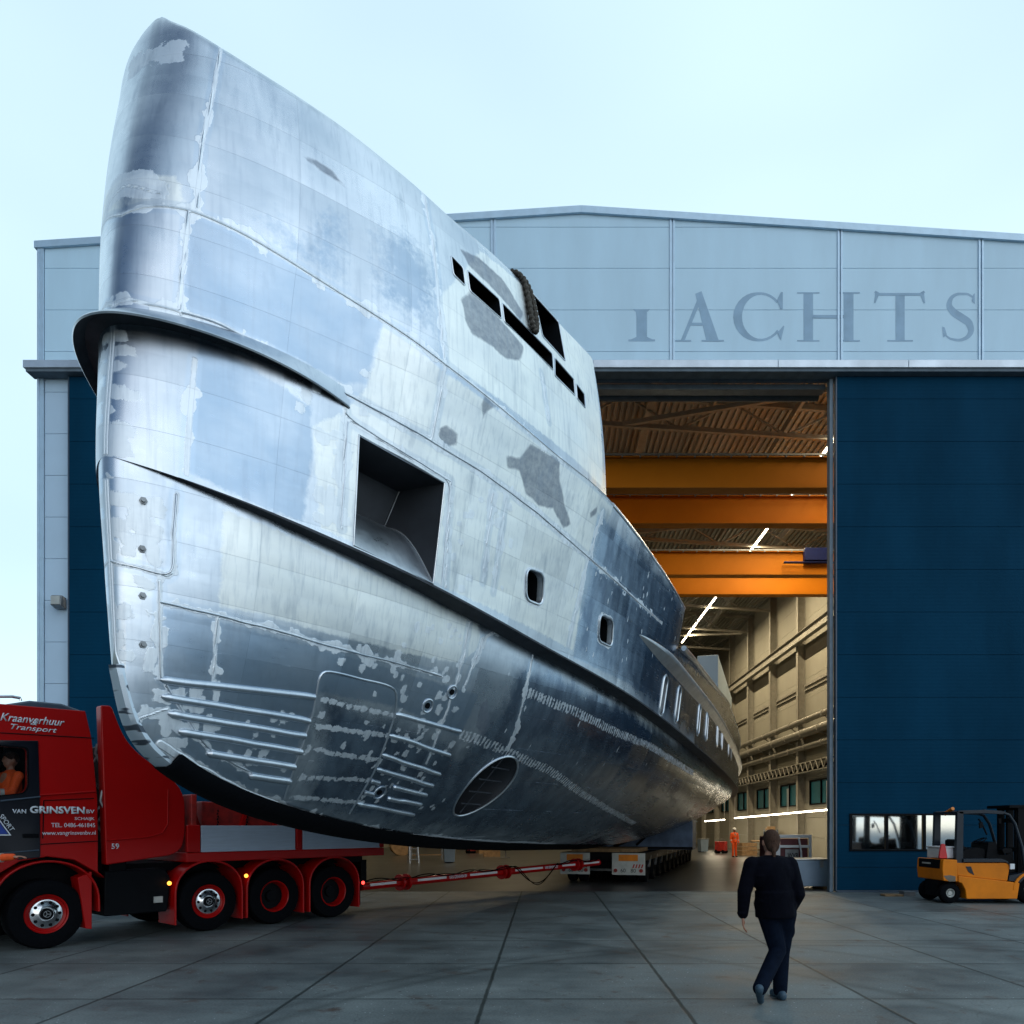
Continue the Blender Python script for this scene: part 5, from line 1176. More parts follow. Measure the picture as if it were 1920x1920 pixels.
# emblem triangle on the door
ex, ez = tp(-10, 1560); b = MB(); b.ring([(ex-.18, ez-.05), (ex+.19, ez-.05), (ex+.0, ez+.26)], [(ex-.155, ez-.035), (ex+.165, ez-.035), (ex, ez+.232)], -.028, -.0235); b.build('emblem_outline', M['lettering'], dr)
b = MB(); b.prism([(ex-.14, ez-.028), (ex+.15, ez-.028), (ex, ez+.21)], -.026, -.0235); b.build('emblem', mat('emblem_blue', (.02, .06, .35), .4), dr)
q = tp(3, 1533); t = text('door_lettering', 'SPORT', M['lettering'], dr, (q[0]-.04, -.0235, q[1]+.02), w=.26, h=.06, ext=.003); t.rotation_euler = (R(90), R(57), 0)
# lettering on the side
def side_text(s, u0, v0, u1, v1, bold=0, shear=0, name='lettering', y=-.003):
    a, z0 = tp(u0, v1); c, _ = tp(u1, v0); z1 = tp(u0, v0)[1]; return text(name, s, M['lettering'], TK, (a, y, z0), w=c-a, h=abs(z1-z0), bold=bold, shear=shear, ext=.003)
side_text('VAN', 22, 1517, 48, 1525, .02, y=-.0255); side_text('GRINSVEN', 55, 1511, 158, 1525, .035, y=-.0255); side_text('BV', 162, 1518, 177, 1525, .015)
side_text('SCHAIJK', 140, 1532, 177, 1539); side_text('TEL. 0486-461845', 96, 1543, 178, 1551); side_text('www.vangrinsvenbv.nl', 78, 1558, 178, 1568, y=-.0255)
side_text('Kraanverhuur', 0, 1336, 121, 1351, .01, .35, y=-.0045); side_text('&', 57, 1351, 71, 1359, .01, .3, y=-.0045); side_text('Transport', 20, 1357, 107, 1370, .01, .35, y=-.0045)
# rear side fairing
fp = TPl([(190, 1322), (210, 1323), (238, 1395), (348, 1480), (348, 1560), (343, 1590), (325, 1603), (200, 1622), (196, 1500)])
b = MB(); b.prism(rnd(fp, [.03, .05, .3, .3, .05, .15, .2, .03, .05]), .02, .22); b.prism(rnd(fp, [.03, .05, .3, .3, .05, .15, .2, .03, .05]), WD-.22, WD-.02); b.build('side_fairing', M['red'], TK, bevel=.03, seg=3)
b = MB(); b.tube([(x, .015, z) for x, z in TPl([(200, 1576), (275, 1570), (305, 1562), (315, 1545), (316, 1480)])], .012, 8); b.build('fairing_crease', M['red'], TK)
q = tp(210, 1592); text('fleet_number', '59', M['lettering'], TK, (q[0], .017, q[1]), h=.085, bold=.01, ext=.003)
b = MB(); b.box(.88, 1.15, .15, WD-.15, 1.0, 3.1); b.build('exhaust_stack_housing', M['black'], TK, bevel=.03)
b = MB()
for y in (.1, .3, .5): b.tube([(.86+.12*math.sin(k*.9+y*9), y, 1.6+k*.15) for k in range(11)], .02, 6)
b.build('coiled_air_line', M['steel'], TK)
# chassis, tanks
b = MB(); b.box(-1.2, 6.0, .75, .95, .75, 1.05); b.box(-1.2, 6.0, WD-.95, WD-.75, .75, 1.05); b.box(5.85, 6.0, .4, 2.1, .6, 1.1); b.build('chassis', M['black'], TK, bevel=.01)
b = MB(); b.prism(rnd([(.78, .40), (1.75, .40), (1.80, .95), (1.70, 1.12), (.80, 1.10)], .05), .08, .7); b.prism(rnd([(.78, .40), (1.75, .40), (1.80, .95), (1.70, 1.12), (.80, 1.10)], .05), WD-.7, WD-.08); b.build('battery_box', M['black'], TK, bevel=.02)
q = tp(300, 1687); b = MB(); b.box(q[0]-.07, q[0]+.07, .06, .078, q[1]-.05, q[1]+.05); b.build('data_plate', M['hivis'], TK)
b = MB(); b.box(-.95, .86, .38, WD-.38, .55, 1.40); b.build('engine_block', M['black'], TK)
b = MB(); b.box(.9, 5.9, .42, WD-.42, 1.06, 1.195); b.build('sub_frame', M['black'], TK)
# ballast bed
z0b = tp(400, 1610)[1]; b = MB(); bx0, bx1 = tp(350, 1600, .0)[0], tp(735, 1598, .0)[0]
bx1 = 6.15
b.box(bx0, bx1, .0, WD, 1.20, 1.36); b.build('bed_frame', M['red'], TK, bevel=.015)
zt_ = tp(370, 1548)[1]
for (xa, xb) in ((bx0+.25, tp(554, 1590)[0]), (tp(569, 1590)[0], bx1-.12)):
    for y in (0.0, WD-.05): 
        b = MB(); b.box(xa, xb, y+.008, y+.042, 1.40, zt_); b.box(xa, xb, y, y+.05, 1.365, 1.40); build_each(b, 'dropside', M['alu_side'], TK, bevel=.006)
b = MB()
for x in (bx0+.12, tp(561, 1590)[0], bx1-.06): 
    for y in (-.005, WD-.075): b.box(x-.11 if x < bx0+.2 else x-.05, x+.11 if x < bx0+.2 else x+.05, y, y+.08, 1.37, zt_+.01)
build_each(b, 'bed_post', M['red'], TK, bevel=.01)
b = MB(); b.box(bx0+.1, bx0+.2, .05, WD-.05, 1.37, 2.35); b.prism([(bx0+.5, 1.37), (bx0+1.9, 1.37), (bx0+1.9, 1.9), (bx0+1.7, 2.22), (bx0+.5, 2.25)], .5, 2.0); b.box(bx0+2.05, bx0+3.1, .45, 2.05, 1.37, 1.85)
build_each(b, 'ballast_weight', M['redd'], TK, bevel=.02)
b = MB()
for x in (bx0+.55, bx0+1.1, bx0+1.75): b.bar((x, .46, 1.37), (x-.25 if x < bx0+1 else x+.2, .46, 2.1), .07, .07)
b.build('ballast_brace', M['red'], TK)
b = MB()
for x in (bx0+.75, bx0+1.3): 
    for k in range(14): b.cyl((x, .43, 2.1-k*.05), (x+.012*(-1)**k, .43, 2.065-k*.05), .012, n=6)
b.build('chain', M['black'], TK)
# fenders
def arch(xc, r, w_=.62, a0=0, a1=180, y0=.0, th=.035, drop=.35, zc=.52):
    b = MB(); out_, inn = [], []
    P_ = [(xc-r*1.0, zc-drop)]+[(xc-r*math.cos(R(a)), zc+.12+r*.98*math.sin(R(a))**.85 if 0 < a < 180 else zc+.12) for a in np.linspace(0, 180, 25)]+[(xc+r, zc-drop)]
    Q_ = [(xc-(r-th), zc-drop)]+[(xc-(r-th)*math.cos(R(a)), zc+.12+(r-th)*.98*math.sin(R(a))**.85 if 0 < a < 180 else zc+.12) for a in np.linspace(0, 180, 25)]+[(xc+(r-th), zc-drop)]
    n_ = len(P_); vs = []
    for y in (y0, y0+w_): vs += [(p[0], y, p[1]) for p in P_]+[(p[0], y, p[1]) for p in Q_]
    fs = []
    for i in range(n_-1): fs += [(i, i+1, n_+i+1, n_+i), (2*n_+i, 3*n_+i, 3*n_+i+1, 2*n_+i+1), (i, 2*n_+i, 2*n_+i+1, i+1), (n_+i, n_+i+1, 3*n_+i+1, 3*n_+i)]
    b.add(vs, fs); return b
for i, xc in enumerate(AX[1:]):
    for y0 in (-.02, WD-.6): build_each(arch(xc, .60 if i == 0 else .585, y0=y0), 'fender', M['red'], TK, bevel=.012)
for y0 in (-.03, WD-.3): build_each(arch(0, .70, y0=y0, w_=.33, drop=.0, zc=.50), 'fender', M['red'], TK, bevel=.02)
b = MB(); b.prism(TPl([(145, 1646), (172, 1634), (172, 1742), (160, 1741), (152, 1690)]), -.01, .3); b.build('side_step', M['red'], TK, bevel=.01)
for y0 in (.05, WD-.6): b = MB(); b.box(5.55, 5.58, y0, y0+.5, .2, .72); build_each(b, 'mudflap', M['dark'], TK)
for (u, v, mm) in ((316, 1656, 'amber'), (460, 1642, 'amber'), (679, 1655, 'redlamp')):
    x, z = tp(u, v); b = MB(); b.ell((x, -.03, z), (.035, .03, .035), 12); b.build('marker_light', M[mm], TK)
# wheels
def wheel(name, x, y, r, hub, steer, sgn=1):
    W_ = empty(name, (x, y, r)); W_.parent = TK
    if sgn < 0: W_.rotation_euler = (0, 0, math.pi)
    b = MB(); w_ = .31
    b.lathe([(.285, .03), (.30, .0), (.36, -.005), (.44, .0), (.49, .02), (r-.01, .06), (r, .09), (r, w_-.05), (r-.03, w_), (.29, w_)], (0, 0, 0), 56)
    for k in range(3): pass
    b.build('tyre', M['dark'], W_, smooth=40)
    b = MB(); 
    if hub: b.lathe([(.295, .03), (.285, .012), (.268, .02), (.262, .05), (.225, .075), (.0, .08)], (0, 0, 0), 48)
    else: b.lathe([(.295, .03), (.285, .012), (.268, .02), (.258, .06), (.235, .24), (.10, .25), (0, .25)], (0, 0, 0), 48)
    b.build('rim', M['red'], W_, smooth=40)
    if hub:
        b = MB(); b.lathe([(.218, .07), (.21, .035), (.15, .03), (.13, .012), (.105, .005), (.10, .03), (0, .03)], (0, 0, 0), 48); b.build('hub_cap', M['chrome'], W_, smooth=40)
        b = MB()
        for k in range(10):
            a = 2*math.pi*k/10; b.cyl((.172*math.cos(a), .028, .172*math.sin(a)), (.172*math.cos(a), .034, .172*math.sin(a)), .024, n=14)
        b.cyl((0, .0, 0), (0, .029, 0), .085, n=24); b.build('hub_holes', M['black'], W_)
        b = MB(); b.ring([(.05*math.cos(a), .05*math.sin(a)) for a in np.linspace(0, 6.28, 24, endpoint=False)], [(.042*math.cos(a), .042*math.sin(a)) for a in np.linspace(0, 6.28, 24, endpoint=False)], -.006, -.001)
        for k in range(3): a = R(90+120*k+25); b.bar((0, -.004, 0), (.042*math.cos(a), -.004, .042*math.sin(a)), .004, .01)
        b.build('hub_emblem', M['steel'], W_)
    else: b = MB(); b.cyl((0, .13, 0), (0, .25, 0), .10, .13, n=20); b.cyl((0, .17, 0), (0, .2, 0), .235, .225, n=32); b.build('hub', M['black'], W_)
for i, xc in enumerate(AX):
    for y, sg in ((.02, 1), (WD-.02, -1)): wheel('wheel', xc, y, .515, i < 2, i < 2, sg)
b = MB()
for xc in AX: b.bar((xc, .35, .5), (xc, WD-.35, .5), .16, .16)
for xc in AX[1:]: b.box(xc-.35, xc+.35, .35, .6, .55, .95); b.box(xc-.35, xc+.35, WD-.6, WD-.35, .55, .95)
b.build('axle', M['black'], TK)
# roof bar and beacon
b = MB(); b.tube([(-1.2, .2, 3.62)]+[(tp(u, v)[0], .2, tp(u, v)[1]) for u, v in ((0, 1303), (30, 1303), (46, 1306), (47, 1311))], .022, 8); b.cyl((tp(41, 1308)[0], .2, 3.45), (tp(41, 1308)[0], .2, 3.56), .03); b.build('roof_bar', M['chrome'], TK)
b = MB(); q = tp(-6, 1300); b.cyl((q[0], .25, q[1]-.08), (q[0], .25, q[1]+.14), .09, .075, n=20); b.build('beacon', mat('orange_beacon', (.9, .2, .02), .25), TK, bevel=.01)
b = MB(); b.prism([(-1.46, 1.9), (-1.46, 3.0), (-1.33, 3.05), (-1.36, 1.9)], .15, WD-.15); b.build('windscreen', M['black'], TK); b = MB(); b.box(-1.5, -1.3, .1, WD-.1, .35, .93); b.build('bumper', M['red'], TK, bevel=.05)

# ================================================================ FORKLIFT
FK = empty('forklift', (at(1713, 1692, 17.7).x, 17.4, 0), 0, label='orange yellow counterbalance forklift with black overhead guard parked before the blue door', cat='forklift')
def fp4(x, y): u = 1560+x/5.333; v = 1480+y/5.333; return ((u-1713)/80.4, (1692-v)/80.4*1.0)
def FPl(pts): return [fp4(*p) for p in pts]
FW = 1.2
cw = rnd(FPl([(1046, 700), (1056, 684), (1100, 688), (1190, 690), (1195, 910), (1100, 905), (1050, 900), (1040, 790)]), .03)
b = MB(); b.prism(cw, .0, FW); b.build('counterweight', M['yellow'], FK, bevel=.05, seg=3)
b = MB(); q0_ = fp4(1040, 780); q1_ = fp4(1040, 690); b.box(q0_[0]-.012, q0_[0]+.05, .12, FW-.12, q0_[1], q1_[1]); b.build('counterweight_grille', M['black'], FK, bevel=.01)
b = MB(); q = fp4(1040, 742); b.box(q[0]-.02, q[0]-.013, .5, .9, q[1]-.0, q[1]+.035); b.build('badge', M['hivis'], FK)
b = MB(); b.prism(rnd(FPl([(1195, 722), (1700, 722), (1725, 760), (1700, 905), (1200, 848)]), .02), .04, FW-.04); b.build('side_cover', M['yellow'], FK, bevel=.03)
b = MB(); b.prism(FPl([(1200, 850), (1520, 885), (1815, 922), (1790, 1082), (1280, 1082), (1270, 990), (1235, 925), (1200, 912)]), .0, FW); b.build('chassis', M['yellow'], FK, bevel=.02)
b = MB(); b.prism(FPl([(1280, 757), (1335, 757), (1368, 845), (1310, 815)]), .03, .045); b.prism(FPl([(1255, 680), (1640, 680), (1700, 705), (1712, 735), (1680, 715), (1255, 715)]), .02, FW-.02); b.prism(FPl([(1715, 850), (1880, 815), (1905, 860), (1830, 920), (1705, 900)]), .02, FW-.02); b.build('body_trim', M['guard'], FK, bevel=.01)
b = MB(); b.box(*[fp4(1050, 0)[0], fp4(1170, 0)[0]], -.004, .001, fp4(0, 905)[1], fp4(0, 850)[1]); 
bb = MB(); bb.prism(FPl([(1050, 850), (1110, 843), (1170, 855), (1172, 905), (1110, 908), (1075, 880)]), -.003, .0); bb.build('bare_patch', mat('scraped_steel_patch', (.16, .13, .10), .6), FK)
# guard
b = MB()
for y in (.06, FW-.14):
    b.prism(FPl([(1190, 730), (1262, 730), (1268, 205), (1205, 205)]), y, y+.10)
    b.tube([(x, y+.04, z) for x, z in FPl([(1470, 200), (1650, 215), (1730, 240), (1790, 330), (1860, 560), (1900, 820)])], .038, 8)
build_each(b, 'guard_post', M['guard'], FK, bevel=.008)
b = MB()
for y in (.06, FW-.14): b.prism(FPl([(1205, 212), (1215, 200), (1240, 196), (1470, 190), (1640, 200), (1700, 215), (1660, 235), (1470, 225), (1240, 232)]), y, y+.08)
for x in np.linspace(fp4(1250, 0)[0], fp4(1690, 0)[0], 8): b.box(x, x+.05, .142, FW-.142, fp4(0, 222)[1], fp4(0, 205)[1])
b.box(fp4(1210, 0)[0], fp4(1250, 0)[0], .142, FW-.142, fp4(0, 232)[1], fp4(0, 205)[1]); b.build('overhead_guard', M['guard'], FK, bevel=.008)
b = MB(); q = fp4(1262, 190); b.cyl((q[0], .85, q[1]-.08), (q[0], .5, q[1]+.04), .05, .042, n=16); b.build('beacon', M['amberboard'], FK)
# seat, dash, wheel
b = MB(); b.prism(rnd(FPl([(1262, 500), (1300, 485), (1340, 560), (1400, 590), (1400, 640), (1262, 640)]), .03), .35, .85); b.prism(rnd(FPl([(1340, 590), (1480, 570), (1540, 590), (1560, 660), (1700, 680), (1280, 680)]), .02), .3, .9); b.build('seat', M['black'], FK, bevel=.03)
b = MB(); b.prism(FPl([(1540, 680), (1560, 520), (1640, 510), (1665, 640), (1780, 640), (1830, 700), (1860, 820), (1715, 850), (1700, 700)]), .25, FW-.25); b.prism(rnd(FPl([(1665, 590), (1700, 570), (1770, 580), (1775, 620), (1690, 635)]), .02), .12, .3); b.build('dashboard', M['black'], FK, bevel=.02)
b = MB(); cx, cz = fp4(1557, 505); Mw = Matrix.Translation((cx, .6, cz)) @ Matrix.Rotation(R(-25), 4, 'Y'); b.tube([Mw @ Vector((.16*math.cos(a), .16*math.sin(a), 0)) for a in np.linspace(0, 2*math.pi, 24, endpoint=False)], .014, 8, closed=True)
for k in range(3): b.tube([Mw @ Vector((0, 0, 0)), Mw @ Vector((.16*math.cos(2.1*k), .16*math.sin(2.1*k), 0))], .01, 6)
b.tube([(cx, .6, cz), (fp4(1590, 0)[0], .6, fp4(0, 640)[1])], .03, 8); b.tube([(x, .3, z) for x, z in FPl([(1560, 440), (1510, 330), (1475, 280)])], .02, 8); b.build('steering_wheel', M['black'], FK)
b = MB(); b.prism(rnd(FPl([(1460, 320), (1495, 310), (1495, 370), (1465, 375)]), .01), .2, .24); b.prism(rnd(FPl([(1640, 275), (1670, 275), (1668, 330), (1645, 325)]), .01), .15, .2); build_each(b, 'mirror', M['black'], FK)
# mast and carriage
b = MB()
for y in (.18, .40, FW-.48, FW-.26): b.box(fp4(1845, 0)[0]+(.08 if y in (.40, FW-.48) else 0), fp4(1845, 0)[0]+.16+(.08 if y in (.40, FW-.48) else 0), y, y+.07, .12, fp4(0, 150)[1])
for z in (.5, 1.2, 1.9, 2.2): b.box(fp4(1845, 0)[0]+.02, fp4(1845, 0)[0]+.12, .251, FW-.261, z, z+.1)
b.box(fp4(1750, 0)[0], fp4(1845, 0)[0]+.35, .15, FW-.15, fp4(0, 170)[1], fp4(0, 140)[1]); b.build('mast', M['black'], FK, bevel=.008)
b = MB(); b.box(fp4(1845, 0)[0]+.27, fp4(1845, 0)[0]+.33, .1, FW-.1, .1, .7)
for y in (.2, FW-.32): b.box(fp4(1845, 0)[0]+.33, fp4(1845, 0)[0]+1.4, y, y+.12, .05, .09)
build_each(b, 'forks', M['black'], FK, bevel=.008)
def fwheel(x, r, y, w_, rr):
    Wf = empty('wheel', (x, y, r)); Wf.parent = FK
    b = MB(); b.lathe([(rr, .02), (rr+.02, .0), (r-.06, .0), (r-.01, .03), (r, .06), (r, w_-.05), (r-.02, w_), (rr, w_)], (0, 0, 0), 40); b.build('tyre', M['dark'], Wf, smooth=40)
    b = MB(); b.lathe([(rr, .025), (rr-.012, .015), (rr-.03, .03), (rr-.04, .07), (.06, .08), (.05, .03), (0, .03)], (0, 0, 0), 32); b.build('rim', M['hivis'], Wf, smooth=40)
fwheel(fp4(1140, 0)[0], .245, .06, .18, .105); fwheel(fp4(1140, 0)[0], .245, FW-.24, .18, .105); fwheel(fp4(1935, 0)[0], .33, .0, .24, .17); fwheel(fp4(1935, 0)[0], .33, FW-.24, .24, .17)
b = MB(); b.box(fp4(1060, 0)[0], fp4(1300, 0)[0], .3, FW-.3, .15, fp4(0, 905)[1]); b.build('drive_unit', M['black'], FK)
b = MB(); b.prism(rnd([(fp4(1935, 0)[0]+.44*math.cos(a), .33+.42*math.sin(a)) for a in np.linspace(0, math.pi, 15)]+[(fp4(1935, 0)[0]-.37, .33)]+[(fp4(1935, 0)[0]+.37*math.cos(math.pi-a), .33+.37*math.sin(math.pi-a)) for a in np.linspace(.1, math.pi, 14)], 0), -.01, .26); build_each(b, 'fender', M['yellow'], FK, bevel=.006)
b = MB(); b.box(*fp4(1718, 0)[:1], fp4(1765, 0)[0], .0, .04, fp4(0, 785)[1], fp4(0, 730)[1]); b.build('side_lamp', M['white'], FK, bevel=.01)
# cooler box and red cone on it
zt2 = fp4(0, 684)[1]+.012; FO = FK.location
cb_ = empty('storage_box', (FO.x+fp4(1150, 0)[0]-.02, 17.95, zt2), label='white lidded storage box standing on the forklift counterweight', cat='box')
b = MB(); b.box(-.16, .16, -.3, .3, 0, .24); b.build('body', M['white'], cb_, bevel=.015); b = MB(); b.box(-.175, .175, -.315, .315, .243, .28); b.build('lid', M['white'], cb_, bevel=.01)
co = MB(); co.lathe([(0, .34)], (0, 0, 0), 3) if False else co.prism([(-.085, 0), (.09, 0), (.1, .03), (.05, .32), (.03, .345), (-.03, .345), (-.05, .32), (-.1, .03)], -.03, .03)
cn = co.build('warning_marker', mat('red_plastic', (.6, .01, .015), .4), None, bevel=.015); cn.location = (FO.x+fp4(1080, 0)[0], 17.56, zt2); tag(cn, 'red tapered warning marker leaning on the white box on the forklift', 'warning marker')
# timber and block by the door foot
for (u0, u1, v, mm, lab, nm) in ((1655, 1690, 1680, 'wood', 'piece of plywood on the ground at the foot of the blue door', 'timber_offcut'), (1690, 1712, 1679, 'steel', 'grey concrete block on the ground behind the forklift', 'concrete_block')):
    p = gnd((u0+u1)/2, v); w2 = (u1-u0)/F*p.y/2; b = MB()
    b.prism(rnd([(-w2, 0), (w2, 0), (w2*.96, .05 if mm == 'wood' else .11), (-w2*.98, .05 if mm == 'wood' else .12)], .01), -.15, .15); o = b.build(nm, M[mm], None, bevel=.006); o.location = (p.x, p.y, 0); tag(o, lab, 'timber' if mm == 'wood' else 'block')

# ================================================================ GREY CONTAINER + MACHINE BY THE JAMB
p = gnd(1525, 1668); CT = empty('steel_container', (p.x, p.y, 0), label='blue grey steel container with latch beside the door jamb', cat='container')
k_ = p.y/F; wx = 38*k_
b = MB(); b.box(-wx, wx, 0, 1.1, .09, 55*k_); b.build('body', M['tote'], CT, bevel=.02); b = MB(); b.box(-wx-.02, wx+.02, -.02, 1.12, 55*k_+.003, 55*k_+.04); b.build('rim', M['zinc'], CT, bevel=.008)
b = MB(); b.box(.18, .28, -.04, -.001, 55*k_-.2, 55*k_-.02); b.build('latch', M['steel'], CT, bevel=.005); b = MB(); b.box(-wx+.1, -wx+.25, .1, 1.0, 0, .088); b.box(wx-.25, wx-.1, .1, 1.0, 0, .088); b.build('skid', M['wood'], CT)
p2 = Vector((p.x, p.y+1.4, 0)); MC = empty('lift_machine', p2, label='white framed machine with maroon panels standing behind the steel container', cat='machine'); k2 = p2.y/F
b = MB(); zt3 = H-15*k2; zb3 = .5
for (xa, xb, za, zb_) in ((-wx-.05, -wx+.08, zb3, zt3), (wx-.2, wx-.12, zb3, zt3), (-wx+.081, wx-.2, zt3-.1, zt3), (-wx+.081, wx-.2, zt3-.40, zt3-.32)): b.box(xa, xb, 0, .08, za, zb_)
b.tube([(.05, -.03, zt3-.1), (.12, -.03, zt3-.5), (.14, -.03, zb3)], .03, 8); b.build('frame', M['white'], MC, bevel=.01)
b = MB(); b.box(-wx-.3, -wx-.06, .1, .9, .3, zt3-.05); b.box(-wx+.08, wx-.2, .1, .8, .3, zt3-.12); b.build('panel', M['maroon'], MC, bevel=.02)
b = MB(); b.box(-wx+.25, wx-.5, .06, .095, zt3-.78, zt3-.45); sg = b.build('sign_plate', M['steel'], MC, bevel=.006); text('lettering', 'WVB', M['black'], sg, (-wx+.32, .058, zt3-.70), w=.32, h=.14, bold=.01)

# ================================================================ PEOPLE
def skinned(mb, name, m, parent, vox=.012, sm=6):
    o = mb.build(name, m, parent, smooth=0); r_ = o.modifiers.new('r', 'REMESH'); r_.mode = 'VOXEL'; r_.voxel_size = vox; r_.use_smooth_shade = True
    s = o.modifiers.new('s', 'SMOOTH'); s.factor = .5; s.iterations = sm; return o
V = Vector
def head(mb, c, fwd, s=1.):   # skull, face, nose, ears ; fwd = horizontal facing
    f = V(fwd).normalized(); r_ = V((f.y, -f.x, 0)); rot = Matrix((r_, f, V((0, 0, 1)))).transposed()
    mb.ell(c, (.078*s, .098*s, .115*s), 20, rot=rot); mb.ell(V(c)+f*.035*s+V((0, 0, -.055*s)), (.058*s, .06*s, .065*s), 16, rot=rot); mb.ell(V(c)+f*.10*s+V((0, 0, -.02*s)), (.015*s, .022*s, .026*s), 8, rot=rot)
    for d_ in (-1, 1): mb.ell(V(c)+r_*.08*s*d_+V((0, 0, -.015*s)), (.014*s, .022*s, .034*s), 10, rot=rot); mb.ell(V(c)+f*.088*s+r_*.032*s*d_+V((0, 0, .01*s)), (.016*s, .012*s, .009*s), 8, rot=rot)
    mb.ell(V(c)+f*.09*s+V((0, 0, -.062*s)), (.026*s, .012*s, .009*s), 8, rot=rot)
def hand(mb, w_, d_, side, curl=.35, s=1.):   # wrist point, hand direction, thumb side vector
    d_ = V(d_).normalized(); side = V(side).normalized(); n_ = d_.cross(side).normalized()
    for k in range(4):
        o_ = side*(.030-.020*k)*s; a = V(w_)+o_*.5; b_ = V(w_)+d_*.085*s+o_; mb.caps(a, b_, .014*s, .012*s, 10)
        L = (.034, .038, .035, .028)[k]*s; p = b_; dd = d_
        for j in range(3): dd = (dd+n_*curl*(.6+.3*j)).normalized(); q = p+dd*L*(1-.18*j); mb.caps(p, q, .0095*s, .008*s, 8); p = q
    t0 = V(w_)+side*.022*s+d_*.02*s; t1 = t0+(d_*.6+side*.7+n_*.2).normalized()*.045*s; t2 = t1+(d_*.9+n_*.35).normalized()*.032*s; mb.caps(t0, t1, .014*s, .011*s, 8); mb.caps(t1, t2, .011*s, .009*s, 8)
# walking man, seen from behind
pf = gnd(1462, 1873); MN = empty('person', (pf.x, pf.y, 0), 0, label='man with ponytail in black jacket and navy trousers walking away across the concrete yard', cat='person')
f_ = V((-.12, 1, 0)).normalized()
HP = V((-.02, .02, .93)); CH = V((-.075, .03, 1.30)); NK = V((-.085, .05, 1.50)); HD = V((-.065, .085, 1.645))
Ls, Rs = V((-.28, .03, 1.40)), V((.11, .03, 1.40)); Le, Re = V((-.375, -.02, 1.12)), V((.185, -.02, 1.10)); Lw, Rw = V((-.385, .0, .86)), V((.155, .10, .90))
Lh, Rh = V((-.115, .02, .90)), V((.065, .02, .90)); Rk, Lk = V((.05, .10, .49)), V((-.03, -.03, .51)); Ra, La = V((.01, .02, .09)), V((-.31, -.36, .19))
b = MB(); head(b, HD, f_, 1.08); b.caps(NK-V((0, 0, .06)), HD-V((0, 0, .06)), .058, .055)
b.caps(CH, NK, .13, .06); b.caps(HP, CH, .13, .14); b.caps(Ls, Le, .05, .042); b.caps(Rs, Re, .05, .042); b.caps(Le, Lw, .040, .028); b.caps(Re, Rw, .040, .028); b.caps(CH+V((0, 0, .08)), Ls, .06, .05); b.caps(CH+V((0, 0, .08)), Rs, .06, .05)
hand(b, Lw, V((.03, .02, -1)), V((.2, 1, 0)), .35); hand(b, Rw, V((-.02, .25, -1)), V((-.2, 1, .1)), .5)
for a, c_, e in ((Lh, Lk, La), (Rh, Rk, Ra)): b.caps(a, c_, .075, .05); b.caps(c_, e, .048, .035)
skinned(b, 'body', M['skin'], MN, .008, 2)
b = MB(); b.caps(HP+V((.0, 0, .08)), CH, .175, .19, 20); b.cyl(HP+V((-.02, 0, -.075)), HP+V((-.03, 0, .2)), .205, .20, 24); b.ell(HP+V((-.02, 0, .06)), (.225, .17, .16), 20); b.ell(CH+V((0, -.01, .0)), (.245, .165, .21), 20); b.ell(CH+V((0, -.01, .10)), (.225, .13, .10), 18); b.caps(CH+V((-.1, 0, .11)), Ls, .085, .078); b.caps(CH+V((.1, 0, .11)), Rs, .085, .078)
b.caps(Ls, Le, .090, .074); b.caps(Rs, Re, .090, .074); b.caps(Le, Lw+V((0, 0, .03)), .074, .056); b.caps(Re, Rw+V((0, 0, .03)), .074, .056); b.tube([NK+V((.075*math.cos(a), .065*math.sin(a)-.01, -.035)) for a in np.linspace(0, 6.283, 16, endpoint=False)], .024, 8, closed=True)
for (a, c_) in ((Ls, Le), (Rs, Re), (Le, Lw), (Re, Rw)):
    for t in (.35, .6, .85): b.ell(a.lerp(c_, t)+V((random.uniform(-.012, .012), -.01, 0)), (.068-.01*t, .06, .022), 12)
for k in range(6): b.ell(CH+V((random.uniform(-.12, .12), -.12, random.uniform(-.3, .05))), (.09, .035, .018), 10, rot=Matrix.Rotation(random.uniform(-.6, .6), 3, 'Y'))
skinned(b, 'jacket', M['cloth_black'], MN, .010, 5)
b = MB(); b.ell(HP+V((0, 0, -.02)), (.175, .14, .15), 18)
for a, c_, e, w3 in ((Lh, Lk, La, .062), (Rh, Rk, Ra, .062)):
    b.caps(a, c_, .118, .088); b.caps(c_, e, .086, w3+.012); 
    for t in (.3, .55, .75, .9): b.ell(c_.lerp(e, t), (.076, .072, .022), 12, rot=Matrix.Rotation(random.uniform(-.4, .4), 3, 'Y'))
b.ell(Rh.lerp(Rk, .45)+V((.085, 0, 0)), (.03, .07, .085), 10)
skinned(b, 'trousers', M['cloth_navy'], MN, .010, 4)
for nm, a, toe, hl in (('shoe', Ra, V((-.02, .17, .035)), V((.015, -.05, .045))), ('shoe', La, V((-.27, -.24, .045)), V((-.335, -.42, .20)))):
    b = MB(); b.caps(hl, toe, .042, .036); b.caps(a+V((0, 0, .0)), hl, .045, .043); b.caps(a, hl.lerp(toe, .55), .045, .045); 
    dd = (toe-hl).normalized(); b.caps(hl+V((0, 0, -.012)), toe+V((0, 0, -.008)), .040, .036); skinned(b, nm, M['shoe'], MN, .008, 3)
b = MB(); b.ell(HD+V((0, -.012, .018)), (.09, .105, .112), 20); b.ell(HD+V((0, -.06, -.045)), (.07, .06, .075), 16); b.caps(HD+V((0, -.10, -.06)), HD+V((-.01, -.125, -.10)), .026, .024); b.caps(HD+V((-.01, -.125, -.10)), HD+V((-.005, -.125, -.19)), .026, .012)
skinned(b, 'hair', M['hair'], MN, .007, 2)
